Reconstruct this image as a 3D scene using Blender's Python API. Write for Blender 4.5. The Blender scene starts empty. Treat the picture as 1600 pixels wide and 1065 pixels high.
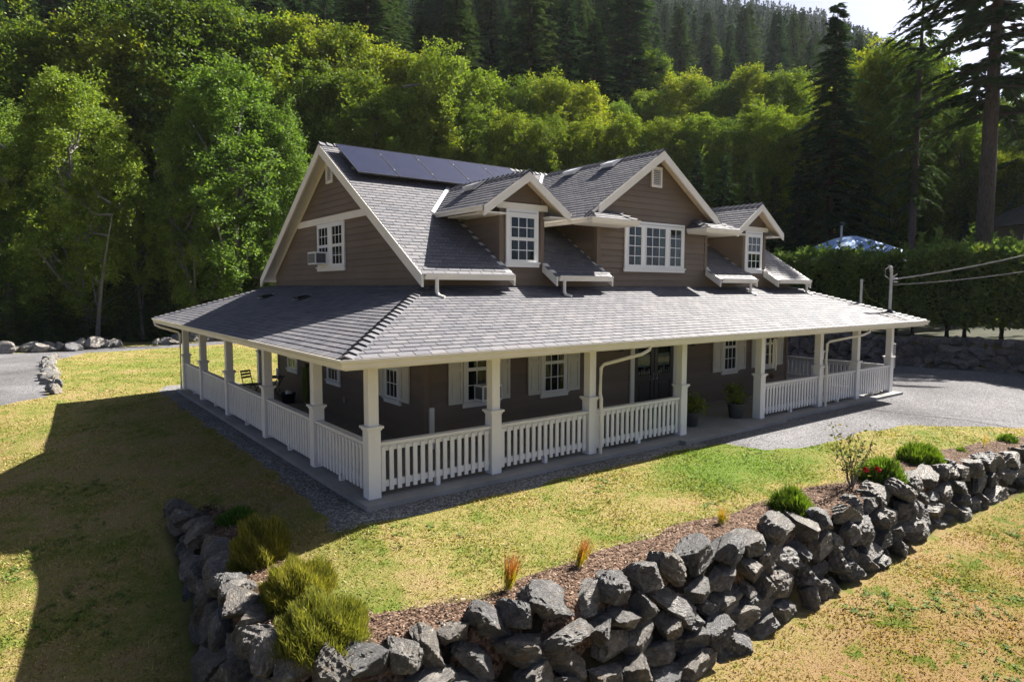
import bpy, bmesh, math, random
import numpy as np
from mathutils import Vector, Matrix

# ------------------------------------------------------------------ camera, light, exposure
HAZE = 0.00009                 # density of the air per metre
S = 0.82                      # drawing units -> metres, applied to every top-level object at the end
SC = bpy.context.scene
COL = SC.collection
cam_pos = np.array([-5.3419, -11.6016, 4.1128])
cam_r = np.array([0.79643047, -0.60472441, 0.00262489])
cam_u = np.array([0.04647033, 0.06552868, 0.99676803])
cam_f = np.array([0.60294197, 0.79373445, -0.08029078])
cd = bpy.data.cameras.new("camera")
cam = bpy.data.objects.new("camera", cd)
COL.objects.link(cam)
cd.sensor_width = 36.0
cd.lens = 1026.57 * 36.0 / 1600.0
cd.clip_start = 0.1
cd.clip_end = 4000.0
M3 = Matrix(((cam_r[0], cam_u[0], -cam_f[0]), (cam_r[1], cam_u[1], -cam_f[1]), (cam_r[2], cam_u[2], -cam_f[2])))
cam.matrix_world = Matrix.Translation(Vector(cam_pos * S)) @ M3.to_4x4()
SC.camera = cam

SUN_EL = math.radians(43.5)
SUN_AZ = math.radians(1.0)            # from +X towards +Y
sun_dir = Vector((math.cos(SUN_EL) * math.cos(SUN_AZ), math.cos(SUN_EL) * math.sin(SUN_AZ), math.sin(SUN_EL)))
W = bpy.data.worlds.new("World")
SC.world = W
W.use_nodes = True
wn = W.node_tree
wn.nodes.clear()
sky = wn.nodes.new("ShaderNodeTexSky")
sky.sky_type = 'NISHITA'
sky.sun_disc = False
sky.sun_elevation = SUN_EL
sky.sun_rotation = math.pi / 2 - SUN_AZ
sky.altitude = 60
sky.air_density = 0.28
sky.dust_density = 1.8
sky.ozone_density = 3.0
bg = wn.nodes.new("ShaderNodeBackground")
bg.inputs[1].default_value = 0.05
wo = wn.nodes.new("ShaderNodeOutputWorld")
wn.links.new(sky.outputs[0], bg.inputs[0])
wn.links.new(bg.outputs[0], wo.inputs[0])
sl = bpy.data.lights.new("sun", 'SUN')
sl.energy = 5.0
sl.angle = math.radians(0.53)
sl.color = (1.0, 0.94, 0.85)
sun = bpy.data.objects.new("sun", sl)
COL.objects.link(sun)
sun.rotation_euler = sun_dir.to_track_quat('Z', 'Y').to_euler()
sun.location = (0, 0, 60)
SC.view_settings.view_transform = 'Standard'
SC.view_settings.look = 'None'
SC.view_settings.gamma = 1.0
SC.view_settings.exposure = 1.95
SC.view_settings.use_curve_mapping = False
SC.cycles.max_bounces = 6
SC.cycles.diffuse_bounces = 2
SC.cycles.glossy_bounces = 3
SC.cycles.transparent_max_bounces = 8
SC.cycles.transmission_bounces = 4
SC.cycles.volume_bounces = 0

rng = np.random.default_rng(7)
random.seed(7)
fh = np.array([cam_f[0], cam_f[1]]); fh /= np.linalg.norm(fh)
rh = np.array([fh[1], -fh[0]])


def W2(px, D):
    """ground position seen on the bearing px at range D (survey helper)"""
    p = cam_pos[:2] + fh * D + rh * ((px - 800.0) / 1026.57 * D)
    return float(p[0]), float(p[1])


# ------------------------------------------------------------------ materials
MATS = {}


def newmat(name):
    m = bpy.data.materials.new(name)
    m.use_nodes = True
    nt = m.node_tree
    nt.nodes.clear()
    out = nt.nodes.new("ShaderNodeOutputMaterial")
    MATS[name] = m
    return m, nt, out


def N(nt, t, **kw):
    n = nt.nodes.new(t)
    for k, v in kw.items():
        if k.startswith("i_"):
            key = k[2:]
            key = int(key) if key.isdigit() else key.replace("_", " ")
            n.inputs[key].default_value = v
        else:
            setattr(n, k, v)
    return n


def ramp(nt, fac, stops, interp='LINEAR'):
    r = nt.nodes.new("ShaderNodeValToRGB")
    r.color_ramp.interpolation = interp
    el = r.color_ramp.elements
    while len(el) < len(stops):
        el.new(0.5)
    for e, (p, c) in zip(el, stops):
        e.position = p
        e.color = (c[0], c[1], c[2], 1)
    nt.links.new(fac, r.inputs[0])
    return r.outputs[0]


def noise(nt, vec, scale, detail=4, rough=0.55, dist=0.0):
    n = N(nt, "ShaderNodeTexNoise", i_Scale=scale, i_Detail=detail, i_Roughness=rough, i_Distortion=dist)
    if vec is not None:
        nt.links.new(vec, n.inputs["Vector"])
    return n.outputs["Fac"]


def mixc(nt, fac, a, b, mode='MIX'):
    n = nt.nodes.new("ShaderNodeMix")
    n.data_type = 'RGBA'
    n.blend_type = mode
    for sock, v in ((n.inputs[0], fac), (n.inputs[6], a), (n.inputs[7], b)):
        if isinstance(v, (int, float)):
            sock.default_value = v
        elif isinstance(v, tuple):
            sock.default_value = (v[0], v[1], v[2], 1)
        else:
            nt.links.new(v, sock)
    return n.outputs[2]


def math_(nt, op, a, b=None, clamp=False):
    n = nt.nodes.new("ShaderNodeMath")
    n.operation = op
    n.use_clamp = clamp
    for i, v in enumerate((a, b)):
        if v is None:
            continue
        if isinstance(v, (int, float)):
            n.inputs[i].default_value = v
        else:
            nt.links.new(v, n.inputs[i])
    return n.outputs[0]


def principled(nt, out, col, rough=0.6, spec=0.3, metal=0.0, bump=None, bstr=0.3, bdist=0.02):
    p = nt.nodes.new("ShaderNodeBsdfPrincipled")
    if isinstance(col, tuple):
        p.inputs["Base Color"].default_value = (col[0], col[1], col[2], 1)
    else:
        nt.links.new(col, p.inputs["Base Color"])
    if isinstance(rough, (int, float)):
        p.inputs["Roughness"].default_value = rough
    else:
        nt.links.new(rough, p.inputs["Roughness"])
    p.inputs["Specular IOR Level"].default_value = spec
    p.inputs["Metallic"].default_value = metal
    if bump is not None:
        b = N(nt, "ShaderNodeBump", i_Strength=bstr, i_Distance=bdist)
        nt.links.new(bump, b.inputs["Height"])
        nt.links.new(b.outputs[0], p.inputs["Normal"])
    nt.links.new(p.outputs[0], out.inputs[0])
    return p


def objco(nt):
    return nt.nodes.new("ShaderNodeTexCoord").outputs["Object"]


def worldco(nt):
    return nt.nodes.new("ShaderNodeNewGeometry").outputs["Position"]


def simple(name, col, rough=0.6, spec=0.3, metal=0.0, var=0.12, scale=3.0, bstr=0.05, rnd=0.0):
    m, nt, out = newmat(name)
    co = objco(nt)
    n1 = noise(nt, co, scale, 5)
    n2 = noise(nt, co, scale * 14, 3)
    d = tuple(c * (1 - var) for c in col)
    l = tuple(min(1, c * (1 + var)) for c in col)
    c = ramp(nt, n1, [(0.3, d), (0.7, l)])
    if rnd > 0:
        oi = nt.nodes.new("ShaderNodeObjectInfo")
        rr = ramp(nt, oi.outputs["Random"], [(0, (1 - rnd,) * 3), (1, (1 + rnd,) * 3)])
        c = mixc(nt, 1.0, c, rr, 'MULTIPLY')
    principled(nt, out, c, rough, spec, metal, n2, bstr, 0.01)
    return m


simple("white_paint", (0.78, 0.755, 0.73), 0.5, 0.35, var=0.05, scale=1.2, rnd=0.03)
simple("trim_paint", (0.73, 0.70, 0.645), 0.5, 0.35, var=0.05, scale=1.5, rnd=0.03)
simple("vinyl_white", (0.8, 0.8, 0.8), 0.35, 0.45, var=0.03, scale=1.0, rnd=0.02)
simple("gutter_metal", (0.74, 0.70, 0.63), 0.4, 0.4, var=0.05, scale=1.0)
simple("shutter_paint", (0.66, 0.62, 0.53), 0.5, 0.35, var=0.06, scale=2, rnd=0.03)
simple("soffit_wood", (0.62, 0.5, 0.36), 0.6, 0.3, var=0.1, scale=4)
simple("concrete", (0.24, 0.235, 0.23), 0.85, 0.2, var=0.2, scale=0.9, bstr=0.15)
simple("black_metal", (0.014, 0.014, 0.015), 0.45, 0.5, var=0.2, scale=5)
simple("grey_metal", (0.42, 0.42, 0.43), 0.4, 0.5, 0.6, var=0.1, scale=4)
simple("door_black", (0.012, 0.012, 0.014), 0.35, 0.5, var=0.2, scale=3)
simple("shade_backing", (0.012, 0.012, 0.013), 0.7, 0.1, var=0.2, scale=3)  # near-black: the darkness of unlit rooms and recesses put into the colour
simple("curtain_cloth", (0.12, 0.16, 0.145), 0.9, 0.1, var=0.15, scale=5)
simple("lace_cloth", (0.30, 0.30, 0.29), 0.9, 0.1, var=0.35, scale=14)
simple("pot_grey", (0.1, 0.105, 0.11), 0.6, 0.3, var=0.15, scale=6)
simple("hose_green", (0.16, 0.2, 0.03), 0.5, 0.4, var=0.1, scale=5)
simple("navy_plastic", (0.02, 0.025, 0.045), 0.4, 0.5, var=0.1, scale=5)
simple("chime_wood", (0.1, 0.05, 0.025), 0.6, 0.3, var=0.2, scale=8)
simple("chime_tube", (0.6, 0.6, 0.6), 0.3, 0.6, 0.7, var=0.05, scale=4)
simple("cable_grey", (0.33, 0.33, 0.32), 0.5, 0.4, var=0.1, scale=3)
simple("cable_black", (0.02, 0.02, 0.02), 0.5, 0.4, var=0.1, scale=3)
simple("rusty_roof", (0.07, 0.06, 0.06), 0.8, 0.2, var=0.2, scale=2)
simple("red_petal", (0.35, 0.008, 0.012), 0.6, 0.3, var=0.2, scale=9)
simple("solar_frame", (0.05, 0.05, 0.055), 0.35, 0.5, 0.3, var=0.05, scale=2)
simple("flash_metal", (0.75, 0.76, 0.78), 0.3, 0.5, 0.3, var=0.05, scale=3)


def m_siding():
    m, nt, out = newmat("siding_brown")
    co = objco(nt)
    mp = N(nt, "ShaderNodeMapping")
    mp.inputs["Scale"].default_value = (1.2, 1.2, 26)
    nt.links.new(co, mp.inputs[0])
    g = noise(nt, mp.outputs[0], 2.2, 5, 0.6)
    n1 = noise(nt, co, 0.7, 4)
    c = ramp(nt, n1, [(0.3, (0.140, 0.106, 0.080)), (0.7, (0.170, 0.130, 0.099))])
    oi = nt.nodes.new("ShaderNodeObjectInfo")
    rr = ramp(nt, oi.outputs["Random"], [(0, (0.9,) * 3), (1, (1.1,) * 3)])
    c = mixc(nt, 1.0, c, rr, 'MULTIPLY')
    c = mixc(nt, 0.25, c, ramp(nt, g, [(0.3, (0.7,) * 3), (0.7, (1.2,) * 3)]), 'MULTIPLY')
    principled(nt, out, c, 0.62, 0.3, 0, g, 0.25, 0.006)


m_siding()


def m_shingle(name, per_island):
    m, nt, out = newmat(name)
    co = objco(nt)
    if per_island:
        rnd = nt.nodes.new("ShaderNodeNewGeometry").outputs["Random Per Island"]
    else:
        rnd = nt.nodes.new("ShaderNodeObjectInfo").outputs["Random"]
    base = ramp(nt, rnd, [(0, (0.088, 0.090, 0.105)), (0.3, (0.110, 0.111, 0.126)), (0.8, (0.124, 0.123, 0.136)), (1, (0.150, 0.146, 0.156))])
    gr = noise(nt, co, 90, 3, 0.7)
    big = noise(nt, co, 0.35, 4)
    c = mixc(nt, 1.0, base, ramp(nt, gr, [(0.25, (0.62,) * 3), (0.75, (1.35,) * 3)]), 'MULTIPLY')
    c = mixc(nt, 1.0, c, ramp(nt, big, [(0.3, (0.9, 0.9, 0.92)), (0.7, (1.08, 1.06, 1.04))]), 'MULTIPLY')
    principled(nt, out, c, 0.7, 0.3, 0, gr, 0.3, 0.012)


m_shingle("shingle_asphalt", True)
m_shingle("shingle_single", False)


def m_glass():
    m, nt, out = newmat("window_glass")
    t = N(nt, "ShaderNodeBsdfTransparent")
    t.inputs[0].default_value = (0.72, 0.78, 0.78, 1)
    g = N(nt, "ShaderNodeBsdfGlossy")
    g.inputs["Roughness"].default_value = 0.015
    nz = noise(nt, objco(nt), 2.0, 2)
    b = N(nt, "ShaderNodeBump", i_Strength=0.03, i_Distance=0.05)
    nt.links.new(nz, b.inputs["Height"])
    nt.links.new(b.outputs[0], g.inputs["Normal"])
    f = N(nt, "ShaderNodeLayerWeight", i_Blend=0.5)
    fac = math_(nt, 'ADD', math_(nt, 'MULTIPLY', math_(nt, 'POWER', f.outputs["Facing"], 4.0), 0.6), 0.025, True)
    mx = nt.nodes.new("ShaderNodeMixShader")
    nt.links.new(fac, mx.inputs[0])
    nt.links.new(t.outputs[0], mx.inputs[1])
    nt.links.new(g.outputs[0], mx.inputs[2])
    nt.links.new(mx.outputs[0], out.inputs[0])


m_glass()


def m_solar():
    m, nt, out = newmat("solar_cells")
    co = objco(nt)
    br = N(nt, "ShaderNodeTexBrick", offset=0.0, squash=1.0)
    br.inputs["Color1"].default_value = (0.012, 0.014, 0.034, 1)
    br.inputs["Color2"].default_value = (0.014, 0.016, 0.038, 1)
    br.inputs["Mortar"].default_value = (0.016, 0.018, 0.03, 1)
    br.inputs["Scale"].default_value = 1.0
    br.inputs["Mortar Size"].default_value = 0.004
    br.inputs["Brick Width"].default_value = 0.205
    br.inputs["Row Height"].default_value = 0.205
    nt.links.new(co, br.inputs["Vector"])
    n1 = noise(nt, co, 1.5, 4)
    c = mixc(nt, 1.0, br.outputs[0], ramp(nt, n1, [(0.3, (0.85,) * 3), (0.7, (1.15,) * 3)]), 'MULTIPLY')
    p = principled(nt, out, c, 0.16, 0.5)


m_solar()


def grass_color(nt, co):
    """shared by the lawn sheet and the blades on it: green and parched patches"""
    big = noise(nt, co, 0.16, 3, 0.5)
    mid = noise(nt, co, 0.75, 4, 0.6)
    sml = noise(nt, co, 4.5, 4, 0.65)
    sep = nt.nodes.new("ShaderNodeSeparateXYZ")
    nt.links.new(co, sep.inputs[0])
    # the watered strip beside the driveway is greener
    dx = math_(nt, 'MULTIPLY', math_(nt, 'SUBTRACT', sep.outputs[0], 9.6), 0.22)
    dy = math_(nt, 'MULTIPLY', math_(nt, 'ADD', sep.outputs[1], 2.3), 0.58)
    r2 = math_(nt, 'ADD', math_(nt, 'MULTIPLY', dx, dx), math_(nt, 'MULTIPLY', dy, dy))
    wet = math_(nt, 'MULTIPLY', math_(nt, 'POWER', math_(nt, 'SUBTRACT', 1.0, r2, True), 1.3), math_(nt, 'ADD', 0.08, math_(nt, 'MULTIPLY', mid, 0.36)))
    dry = math_(nt, 'MULTIPLY', math_(nt, 'SUBTRACT', math_(nt, 'MULTIPLY', sep.outputs[1], -1.0), 4.9), 0.5, True)
    left = math_(nt, 'MULTIPLY', math_(nt, 'SUBTRACT', math_(nt, 'MULTIPLY', sep.outputs[0], -1.0), 5.2), 0.5, True)
    dry = math_(nt, 'MULTIPLY', math_(nt, 'MAXIMUM', dry, left), 0.03)
    dx2 = math_(nt, 'MULTIPLY', math_(nt, 'SUBTRACT', sep.outputs[0], 2.0), 0.10)
    dy2 = math_(nt, 'MULTIPLY', math_(nt, 'SUBTRACT', sep.outputs[1], 28.0), 0.085)
    r3 = math_(nt, 'ADD', math_(nt, 'MULTIPLY', dx2, dx2), math_(nt, 'MULTIPLY', dy2, dy2))
    wet2 = math_(nt, 'MULTIPLY', math_(nt, 'SUBTRACT', 1.0, r3, True), 0.07)
    v = math_(nt, 'ADD', math_(nt, 'MULTIPLY', big, 0.30), math_(nt, 'MULTIPLY', mid, 0.42))
    v = math_(nt, 'ADD', v, math_(nt, 'MULTIPLY', sml, 0.28))
    v = math_(nt, 'SUBTRACT', math_(nt, 'ADD', v, math_(nt, 'ADD', wet, wet2)), dry)
    wd = noise(nt, co, 1.6, 5, 0.7, 0.4)
    weed = math_(nt, 'MULTIPLY', math_(nt, 'SUBTRACT', wd, 0.53, True), math_(nt, 'ADD', 0.8, math_(nt, 'MULTIPLY', dry, 75.0)))
    v = math_(nt, 'SUBTRACT', v, 0.022)
    md2 = noise(nt, co, 0.95, 4, 0.6, 0.5)
    v = math_(nt, 'ADD', v, math_(nt, 'MULTIPLY', math_(nt, 'MULTIPLY', math_(nt, 'SUBTRACT', md2, 0.47), dry), 17.0))
    v = math_(nt, 'ADD', v, weed)
    c = ramp(nt, v, [(0.32, (0.285, 0.205, 0.112)), (0.42, (0.275, 0.212, 0.098)), (0.49, (0.235, 0.205, 0.070)),
                     (0.57, (0.160, 0.172, 0.040)), (0.74, (0.100, 0.155, 0.020))])
    pale = mixc(nt, math_(nt, 'MULTIPLY', dry, 22.0, True), (1.0, 1.0, 1.0), (0.77, 0.63, 0.51))
    c = mixc(nt, 1.0, c, pale, 'MULTIPLY')
    return c, sml


def m_lawn():
    m, nt, out = newmat("lawn")
    co = objco(nt)
    c, sml = grass_color(nt, co)
    fine = noise(nt, co, 38, 4, 0.7)
    c = mixc(nt, 1.0, c, ramp(nt, fine, [(0.2, (0.62,) * 3), (0.5, (0.97,) * 3), (0.8, (1.25,) * 3)]), 'MULTIPLY')
    at = N(nt, "ShaderNodeAttribute", attribute_name="soil")
    soil = ramp(nt, noise(nt, co, 12, 4), [(0.3, (0.014, 0.011, 0.008)), (0.7, (0.035, 0.027, 0.02))])
    c = mixc(nt, at.outputs["Fac"], c, soil)
    principled(nt, out, c, 0.95, 0.1, 0, fine, 0.9, 0.05)


def m_blade():
    m, nt, out = newmat("grass_blade")
    co = objco(nt)
    c, sml = grass_color(nt, co)
    rnd = nt.nodes.new("ShaderNodeNewGeometry").outputs["Random Per Island"]
    c = mixc(nt, 1.0, c, ramp(nt, rnd, [(0, (0.7, 0.72, 0.7)), (0.6, (1.05, 1.05, 1.0)), (1, (1.4, 1.32, 1.15))]), 'MULTIPLY')
    leafshader(nt, out, c, 0.35, 0.6, gain=1.25)


def leafshader(nt, out, c, trans=0.4, rough=0.6, gloss=0.025, tmul=1.0, gain=1.6):
    c = mixc(nt, 1.0, c, (gain, gain, gain), 'MULTIPLY')
    d = N(nt, "ShaderNodeBsdfDiffuse")
    t = N(nt, "ShaderNodeBsdfTranslucent")
    nt.links.new(c, d.inputs[0])
    tc = mixc(nt, 1.0, c, (1.12 * tmul, 1.14 * tmul, 0.6 * tmul), 'MULTIPLY')
    nt.links.new(tc, t.inputs[0])
    m1 = nt.nodes.new("ShaderNodeMixShader")
    m1.inputs[0].default_value = trans
    nt.links.new(d.outputs[0], m1.inputs[1])
    nt.links.new(t.outputs[0], m1.inputs[2])
    g = N(nt, "ShaderNodeBsdfGlossy")
    g.inputs["Roughness"].default_value = rough
    m2 = nt.nodes.new("ShaderNodeMixShader")
    m2.inputs[0].default_value = gloss
    nt.links.new(m1.outputs[0], m2.inputs[1])
    nt.links.new(g.outputs[0], m2.inputs[2])
    nt.links.new(m2.outputs[0], out.inputs[0])


m_lawn()
m_blade()


def m_leaf(name, dark, lightc, tint2, trans=0.42, scale=0.5, objvar=0.25, tmul=1.0, gain=1.6, gloss=0.02):
    m, nt, out = newmat(name)
    co = objco(nt)
    rnd = nt.nodes.new("ShaderNodeNewGeometry").outputs["Random Per Island"]
    n1 = noise(nt, co, scale, 3)
    c = ramp(nt, rnd, [(0, dark), (0.75, lightc), (1, tint2)])
    c = mixc(nt, 1.0, c, ramp(nt, n1, [(0.3, (0.72, 0.75, 0.8)), (0.7, (1.25, 1.2, 1.0))]), 'MULTIPLY')
    oi = nt.nodes.new("ShaderNodeObjectInfo")
    lo, hi = 1 - objvar, 1 + objvar
    rr = ramp(nt, oi.outputs["Random"], [(0, (lo * 0.88, lo * 1.04, lo * 1.15)), (0.3, (0.88, 1.0, 1.05)), (0.65, (1.05, 1.02, 0.95)), (1, (hi * 1.06, hi * 0.98, hi * 0.8))])
    c = mixc(nt, 1.0, c, rr, 'MULTIPLY')
    leafshader(nt, out, c, trans, tmul=tmul, gain=gain, gloss=gloss)


m_leaf("maple_leaf", (0.050, 0.078, 0.010), (0.082, 0.112, 0.014), (0.135, 0.14, 0.017), 0.45)
m_leaf("alder_leaf", (0.052, 0.088, 0.014), (0.090, 0.136, 0.020), (0.14, 0.17, 0.03), 0.45)
m_leaf("yellow_leaf", (0.066, 0.098, 0.011), (0.102, 0.134, 0.014), (0.165, 0.165, 0.018), 0.45)
m_leaf("conifer_needle", (0.020, 0.036, 0.017), (0.032, 0.054, 0.024), (0.046, 0.070, 0.030), 0.2, objvar=0.22, gain=1.8, gloss=0.005)
m_leaf("far_needle", (0.018, 0.034, 0.016), (0.024, 0.043, 0.02), (0.03, 0.052, 0.024), 0.06, objvar=0.02, gain=1.3, gloss=0.0)
m_leaf("cedar_spray", (0.020, 0.036, 0.011), (0.034, 0.058, 0.016), (0.06, 0.085, 0.02), 0.25, objvar=0.15)
m_leaf("hedge_spray", (0.052, 0.078, 0.023), (0.09, 0.122, 0.03), (0.15, 0.15, 0.045), 0.45, gain=1.9, gloss=0.01)
m_leaf("heather_leaf", (0.085, 0.085, 0.014), (0.15, 0.135, 0.022), (0.25, 0.20, 0.05), 0.4, 3.0, 0.1)
m_leaf("bush_leaf", (0.035, 0.065, 0.010), (0.065, 0.115, 0.014), (0.11, 0.16, 0.022), 0.4, 3.0, 0.1)
m_leaf("rose_leaf", (0.04, 0.052, 0.017), (0.08, 0.095, 0.03), (0.12, 0.085, 0.04), 0.35, 3.0, 0.1)
m_leaf("pot_leaf", (0.045, 0.07, 0.012), (0.09, 0.12, 0.018), (0.15, 0.15, 0.03), 0.4, 3.0, 0.1)


def m_redgrass():
    m, nt, out = newmat("red_grass")
    co = objco(nt)
    sep = nt.nodes.new("ShaderNodeSeparateXYZ")
    nt.links.new(co, sep.inputs[0])
    z = math_(nt, 'MULTIPLY', sep.outputs[2], 1.6)
    rnd = nt.nodes.new("ShaderNodeNewGeometry").outputs["Random Per Island"]
    z = math_(nt, 'ADD', z, math_(nt, 'MULTIPLY', rnd, 0.3))
    c = ramp(nt, z, [(0.1, (0.10, 0.12, 0.01)), (0.4, (0.25, 0.20, 0.012)), (0.7, (0.24, 0.085, 0.025)), (1.0, (0.2, 0.045, 0.032))])
    leafshader(nt, out, c, 0.4)


m_redgrass()


def m_bark(name, a, b, scale=3.0):
    m, nt, out = newmat(name)
    co = objco(nt)
    mp = N(nt, "ShaderNodeMapping")
    mp.inputs["Scale"].default_value = (4, 4, 0.7)
    nt.links.new(co, mp.inputs[0])
    n = noise(nt, mp.outputs[0], scale, 6, 0.65)
    c = ramp(nt, n, [(0.3, a), (0.7, b)])
    principled(nt, out, c, 0.9, 0.1, 0, n, 0.8, 0.08)


m_bark("bark_grey", (0.09, 0.085, 0.075), (0.26, 0.25, 0.23))
m_bark("bark_brown", (0.035, 0.026, 0.02), (0.11, 0.08, 0.062))
m_bark("bark_purple", (0.05, 0.04, 0.038), (0.14, 0.11, 0.10))


def m_rock(name, lo, mid, hi, rust=0.5):
    m, nt, out = newmat(name)
    co = objco(nt)
    oi = nt.nodes.new("ShaderNodeObjectInfo")
    ad = N(nt, "ShaderNodeVectorMath", operation='ADD')
    nt.links.new(co, ad.inputs[0])
    sc = N(nt, "ShaderNodeVectorMath", operation='SCALE')
    nt.links.new(oi.outputs["Location"], sc.inputs[0])
    sc.inputs["Scale"].default_value = 1.7
    nt.links.new(sc.outputs[0], ad.inputs[1])
    v = ad.outputs[0]
    n1 = noise(nt, v, 2.2, 8, 0.68, 0.6)
    n2 = noise(nt, v, 9, 8, 0.72)
    mp = N(nt, "ShaderNodeMapping")
    mp.inputs["Scale"].default_value = (1.2, 5.0, 1.5)
    mp.inputs["Rotation"].default_value = (0.5, 0.7, 0.3)
    nt.links.new(v, mp.inputs[0])
    n3 = noise(nt, mp.outputs[0], 3.0, 7, 0.7, 0.8)
    c = ramp(nt, n1, [(0.3, lo), (0.55, mid), (0.78, hi)])
    c = mixc(nt, 0.8, c, ramp(nt, n3, [(0.35, (0.45, 0.46, 0.5)), (0.6, (1.0, 1.0, 1.0)), (0.72, (1.5, 1.48, 1.45))]), 'MULTIPLY')
    c = mixc(nt, 0.7, c, ramp(nt, n2, [(0.3, (0.55,) * 3), (0.7, (1.35,) * 3)]), 'MULTIPLY')
    rr = ramp(nt, oi.outputs["Random"], [(0, (0.6, 0.62, 0.66)), (0.4, (1.0, 0.99, 0.97)), (0.7, (1.12, 1.02, 0.88)), (1, (1.45, 1.41, 1.33))])
    c = mixc(nt, 1.0, c, rr, 'MULTIPLY')
    rs = noise(nt, v, 1.9, 4, 0.6)
    c = mixc(nt, math_(nt, 'MULTIPLY', ramp(nt, rs, [(0.60, (0, 0, 0)), (0.72, (1, 1, 1))]), rust), c, (0.16, 0.095, 0.035))
    hsum = math_(nt, 'ADD', math_(nt, 'MULTIPLY', n2, 0.6), n3)
    principled(nt, out, c, 0.5, 0.6, 0, hsum, 1.0, 0.10)


m_rock("boulder_rock", (0.065, 0.065, 0.068), (0.21, 0.205, 0.203), (0.62, 0.60, 0.57), 0.75)
m_rock("pale_rock", (0.16, 0.16, 0.165), (0.33, 0.32, 0.31), (0.5, 0.48, 0.45), 0.35)
m_rock("dusk_rock", (0.08, 0.078, 0.085), (0.21, 0.20, 0.21), (0.45, 0.43, 0.43), 0.5)


def m_ground(name, cols, scale, bstr=0.8, bdist=0.03, big=0.4, bigc=0.2):
    m, nt, out = newmat(name)
    co = objco(nt)
    vo = N(nt, "ShaderNodeTexVoronoi", i_Scale=scale)
    nt.links.new(co, vo.inputs["Vector"])
    sp = nt.nodes.new("ShaderNodeSeparateXYZ")
    nt.links.new(vo.outputs["Color"], sp.inputs[0])
    n1 = noise(nt, co, scale * 0.4, 5, 0.7)
    f = math_(nt, 'ADD', math_(nt, 'MULTIPLY', sp.outputs[0], 0.55), math_(nt, 'MULTIPLY', n1, 0.45))
    c = ramp(nt, f, cols)
    nb = noise(nt, co, big, 4)
    c = mixc(nt, 1.0, c, ramp(nt, nb, [(0.3, (1 - bigc,) * 3), (0.7, (1 + bigc,) * 3)]), 'MULTIPLY')
    principled(nt, out, c, 0.95, 0.12, 0, math_(nt, 'SUBTRACT', 1.0, vo.outputs["Distance"]), bstr, bdist)


m_ground("gravel", [(0.2, (0.07, 0.069, 0.073)), (0.5, (0.122, 0.120, 0.126)), (0.8, (0.20, 0.197, 0.203))], 26, 0.8, 0.03, 0.25, 0.32)
m_ground("gravel_dark", [(0.2, (0.06, 0.06, 0.062)), (0.5, (0.13, 0.13, 0.132)), (0.8, (0.30, 0.295, 0.29))], 30, 0.8, 0.02)
m_ground("mulch", [(0.2, (0.035, 0.022, 0.015)), (0.5, (0.10, 0.062, 0.043)), (0.8, (0.19, 0.13, 0.095))], 22)
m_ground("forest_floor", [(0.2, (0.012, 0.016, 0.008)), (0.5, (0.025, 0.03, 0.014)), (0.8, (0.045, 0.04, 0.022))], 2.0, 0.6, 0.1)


def m_chip():
    m, nt, out = newmat("bark_chip")
    rnd = nt.nodes.new("ShaderNodeNewGeometry").outputs["Random Per Island"]
    c = ramp(nt, rnd, [(0, (0.035, 0.022, 0.015)), (0.45, (0.105, 0.066, 0.046)), (0.8, (0.18, 0.122, 0.09)), (1, (0.34, 0.27, 0.22))])
    principled(nt, out, c, 0.9, 0.1)


m_chip()


def m_tarp():
    m, nt, out = newmat("blue_tarp")
    co = objco(nt)
    n1 = noise(nt, co, 1.1, 5, 0.6, 1.0)
    mp = N(nt, "ShaderNodeMapping")
    mp.inputs["Scale"].default_value = (1.0, 1.0, 5)
    nt.links.new(co, mp.inputs[0])
    n2 = noise(nt, mp.outputs[0], 2.5, 4, 0.6, 1.5)
    c = ramp(nt, n1, [(0.3, (0.2, 0.36, 0.74)), (0.52, (0.3, 0.48, 0.8)), (0.64, (0.75, 0.8, 0.88))])
    principled(nt, out, c, 0.6, 0.3, 0, n2, 0.35, 0.1)


m_tarp()

# ------------------------------------------------------------------ mesh helpers


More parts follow.
